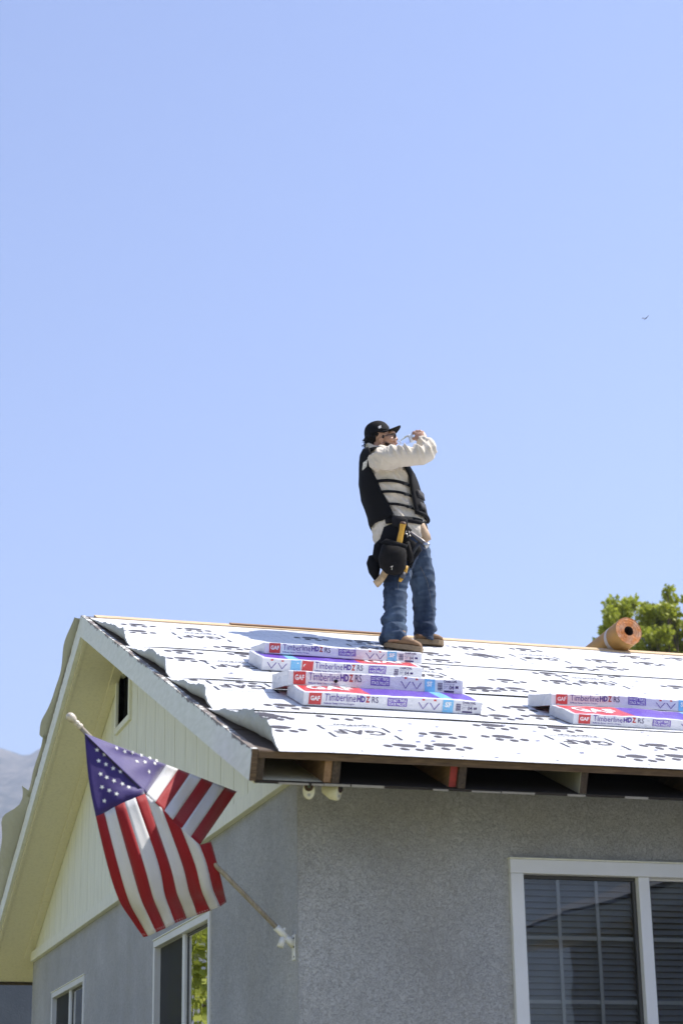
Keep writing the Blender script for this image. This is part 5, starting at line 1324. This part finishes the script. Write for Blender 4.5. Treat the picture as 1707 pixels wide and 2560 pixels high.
m = MB(); m.tube([ax0+bd*.0155, ax0+bd*.019], .0142, n=18, ref=VD); m.build('neck_ring', simple('bottle_ring', (.75, .78, .82), .3), bottle, smooth=True)
m = MB(); m.tube([ax0+bd*.086, ax0+bd*.116], .0312, n=22, ref=VD, caps=False); m.build('bottle_label', simple('label_pale', (.66, .72, .82), .35, .2, 60), bottle, smooth=True)
hm = empty('hatchet', M(1002, 1360, -.25), 'yellow handled hatchet standing in the tool pouch of the roofer', 'hatchet')
m = MB(); m.tube([M(996, 1372, -.255), M(999, 1350, -.258), M(1004, 1325, -.262), M(1007, 1309, -.264)], [8*MP, 7.6*MP, 6.6*MP, 8.2*MP], [.012, .012, .011, .014], n=14, ref=VD, sub=4); m.build('handle', YEL, hm, smooth=True)
m = MB(); m.tube([M(1006.6, 1311, -.264), M(1007.6, 1305, -.265)], [8.6*MP, 6.5*MP], [.0150, .012], n=14, ref=VD); m.build('handle_cap', simple('brown_cap', (.10, .05, .03), .6), hm, smooth=True)
wm = empty('framing_hammer', M(955, 1440, -.2), 'hammer with worn wooden handle hanging below the back pouch of the roofer', 'hammer')
m = MB(); m.tube([M(966, 1425, -.20), M(956, 1442, -.205), M(946, 1455, -.21), M(938, 1461, -.212)], [9.5*MP, 9*MP, 9.5*MP, 10.5*MP], [.014, .014, .015, .016], n=14, ref=VD, sub=4); m.build('handle', OLDWOOD, wm, smooth=True)
m = MB(); m.tube([M(974, 1408, -.195), M(984, 1416, -.195)], [7*MP, 7*MP], [.012, .012], n=12); m.build('head', STEEL, wm, smooth=True)
kn = empty('utility_knife', M(1005, 1430, -.24), 'utility knife with yellow and grey handle sticking out below the tool pouch', 'knife')
m = MB(); m.tube([M(1017, 1415, -.235), M(1011, 1432, -.238)], [5*MP, 5.5*MP], [.009, .009], n=10, ref=VD); m.build('handle', YEL, kn, smooth=True)
m = MB(); m.tube([M(1011, 1431, -.239), M(1003, 1446, -.242)], [6*MP, 6.5*MP], [.0105, .0105], n=10, ref=VD); m.build('grip', simple('grip_grey', (.06, .06, .07), .6), kn, smooth=True)
m = MB(); m.tube([M(1003, 1446, -.242), M(999, 1454, -.243)], [5.5*MP, 3.5*MP], [.009, .006], n=10, ref=VD); m.build('tip', YEL, kn, smooth=True)
cl = empty('claw_hammer', M(1040, 1350, -.2), 'steel claw hammer slung across the front of the roofer', 'hammer')
m = MB(); m.tube([M(1022, 1328, -.20), M(1036, 1340, -.205), M(1052, 1352, -.21), M(1060, 1358, -.212)], [3*MP, 5*MP, 6.5*MP, 6*MP], [.005, .008, .011, .011], n=12, ref=VD, sub=3); m.build('claw', simple('dark_steel', (.14, .13, .13), .4, .2, 20, metal=.7), cl, smooth=True)
m = MB(); m.tube([M(1058, 1357, -.212), M(1063, 1361, -.213), M(1065, 1362, -.213), M(1070, 1366, -.214)], [6*MP, 6*MP, 8*MP, 8*MP], [.012, .012, .015, .015], n=16, ref=VD); m.build('face', STEEL, cl, smooth=True)
m = MB(); m.tube([M(1050, 1352, -.208), M(1036, 1374, -.20), M(1020, 1402, -.195)], [4.5*MP, 4.5*MP, 5.5*MP], [.009, .009, .011], n=12, ref=VD); m.build('handle', BLK, cl, smooth=True)
kr = empty('key_clip', M(1018, 1340, -.25), 'small metal clip and cords hanging on the tool belt', 'clip')
m = MB(); rng = random.Random(4)
for k in range(7):
    p0 = (1014+rng.uniform(-2, 8), 1326+rng.uniform(0, 14)); p1 = (p0[0]+rng.uniform(-5, 6), p0[1]+rng.uniform(3, 9)); m.tube([M(*p0, -.245), M((p0[0]+p1[0])/2+2, (p0[1]+p1[1])/2, -.255), M(*p1, -.245)], .0032, n=6, sub=3)
tag(m.build('clip_links', STEEL, kr, smooth=True), kind='stuff')

# ================================================================== FINISH: put every Empty at its thing's base
bpy.context.view_layer.update()
for o in list(bpy.data.objects):
    if o.type == 'EMPTY' and '_base' in o:
        loc = Vector(o['_base']); del o['_base']
        for ch in o.children:
            ch.location = ch.location - loc
        o.location = loc
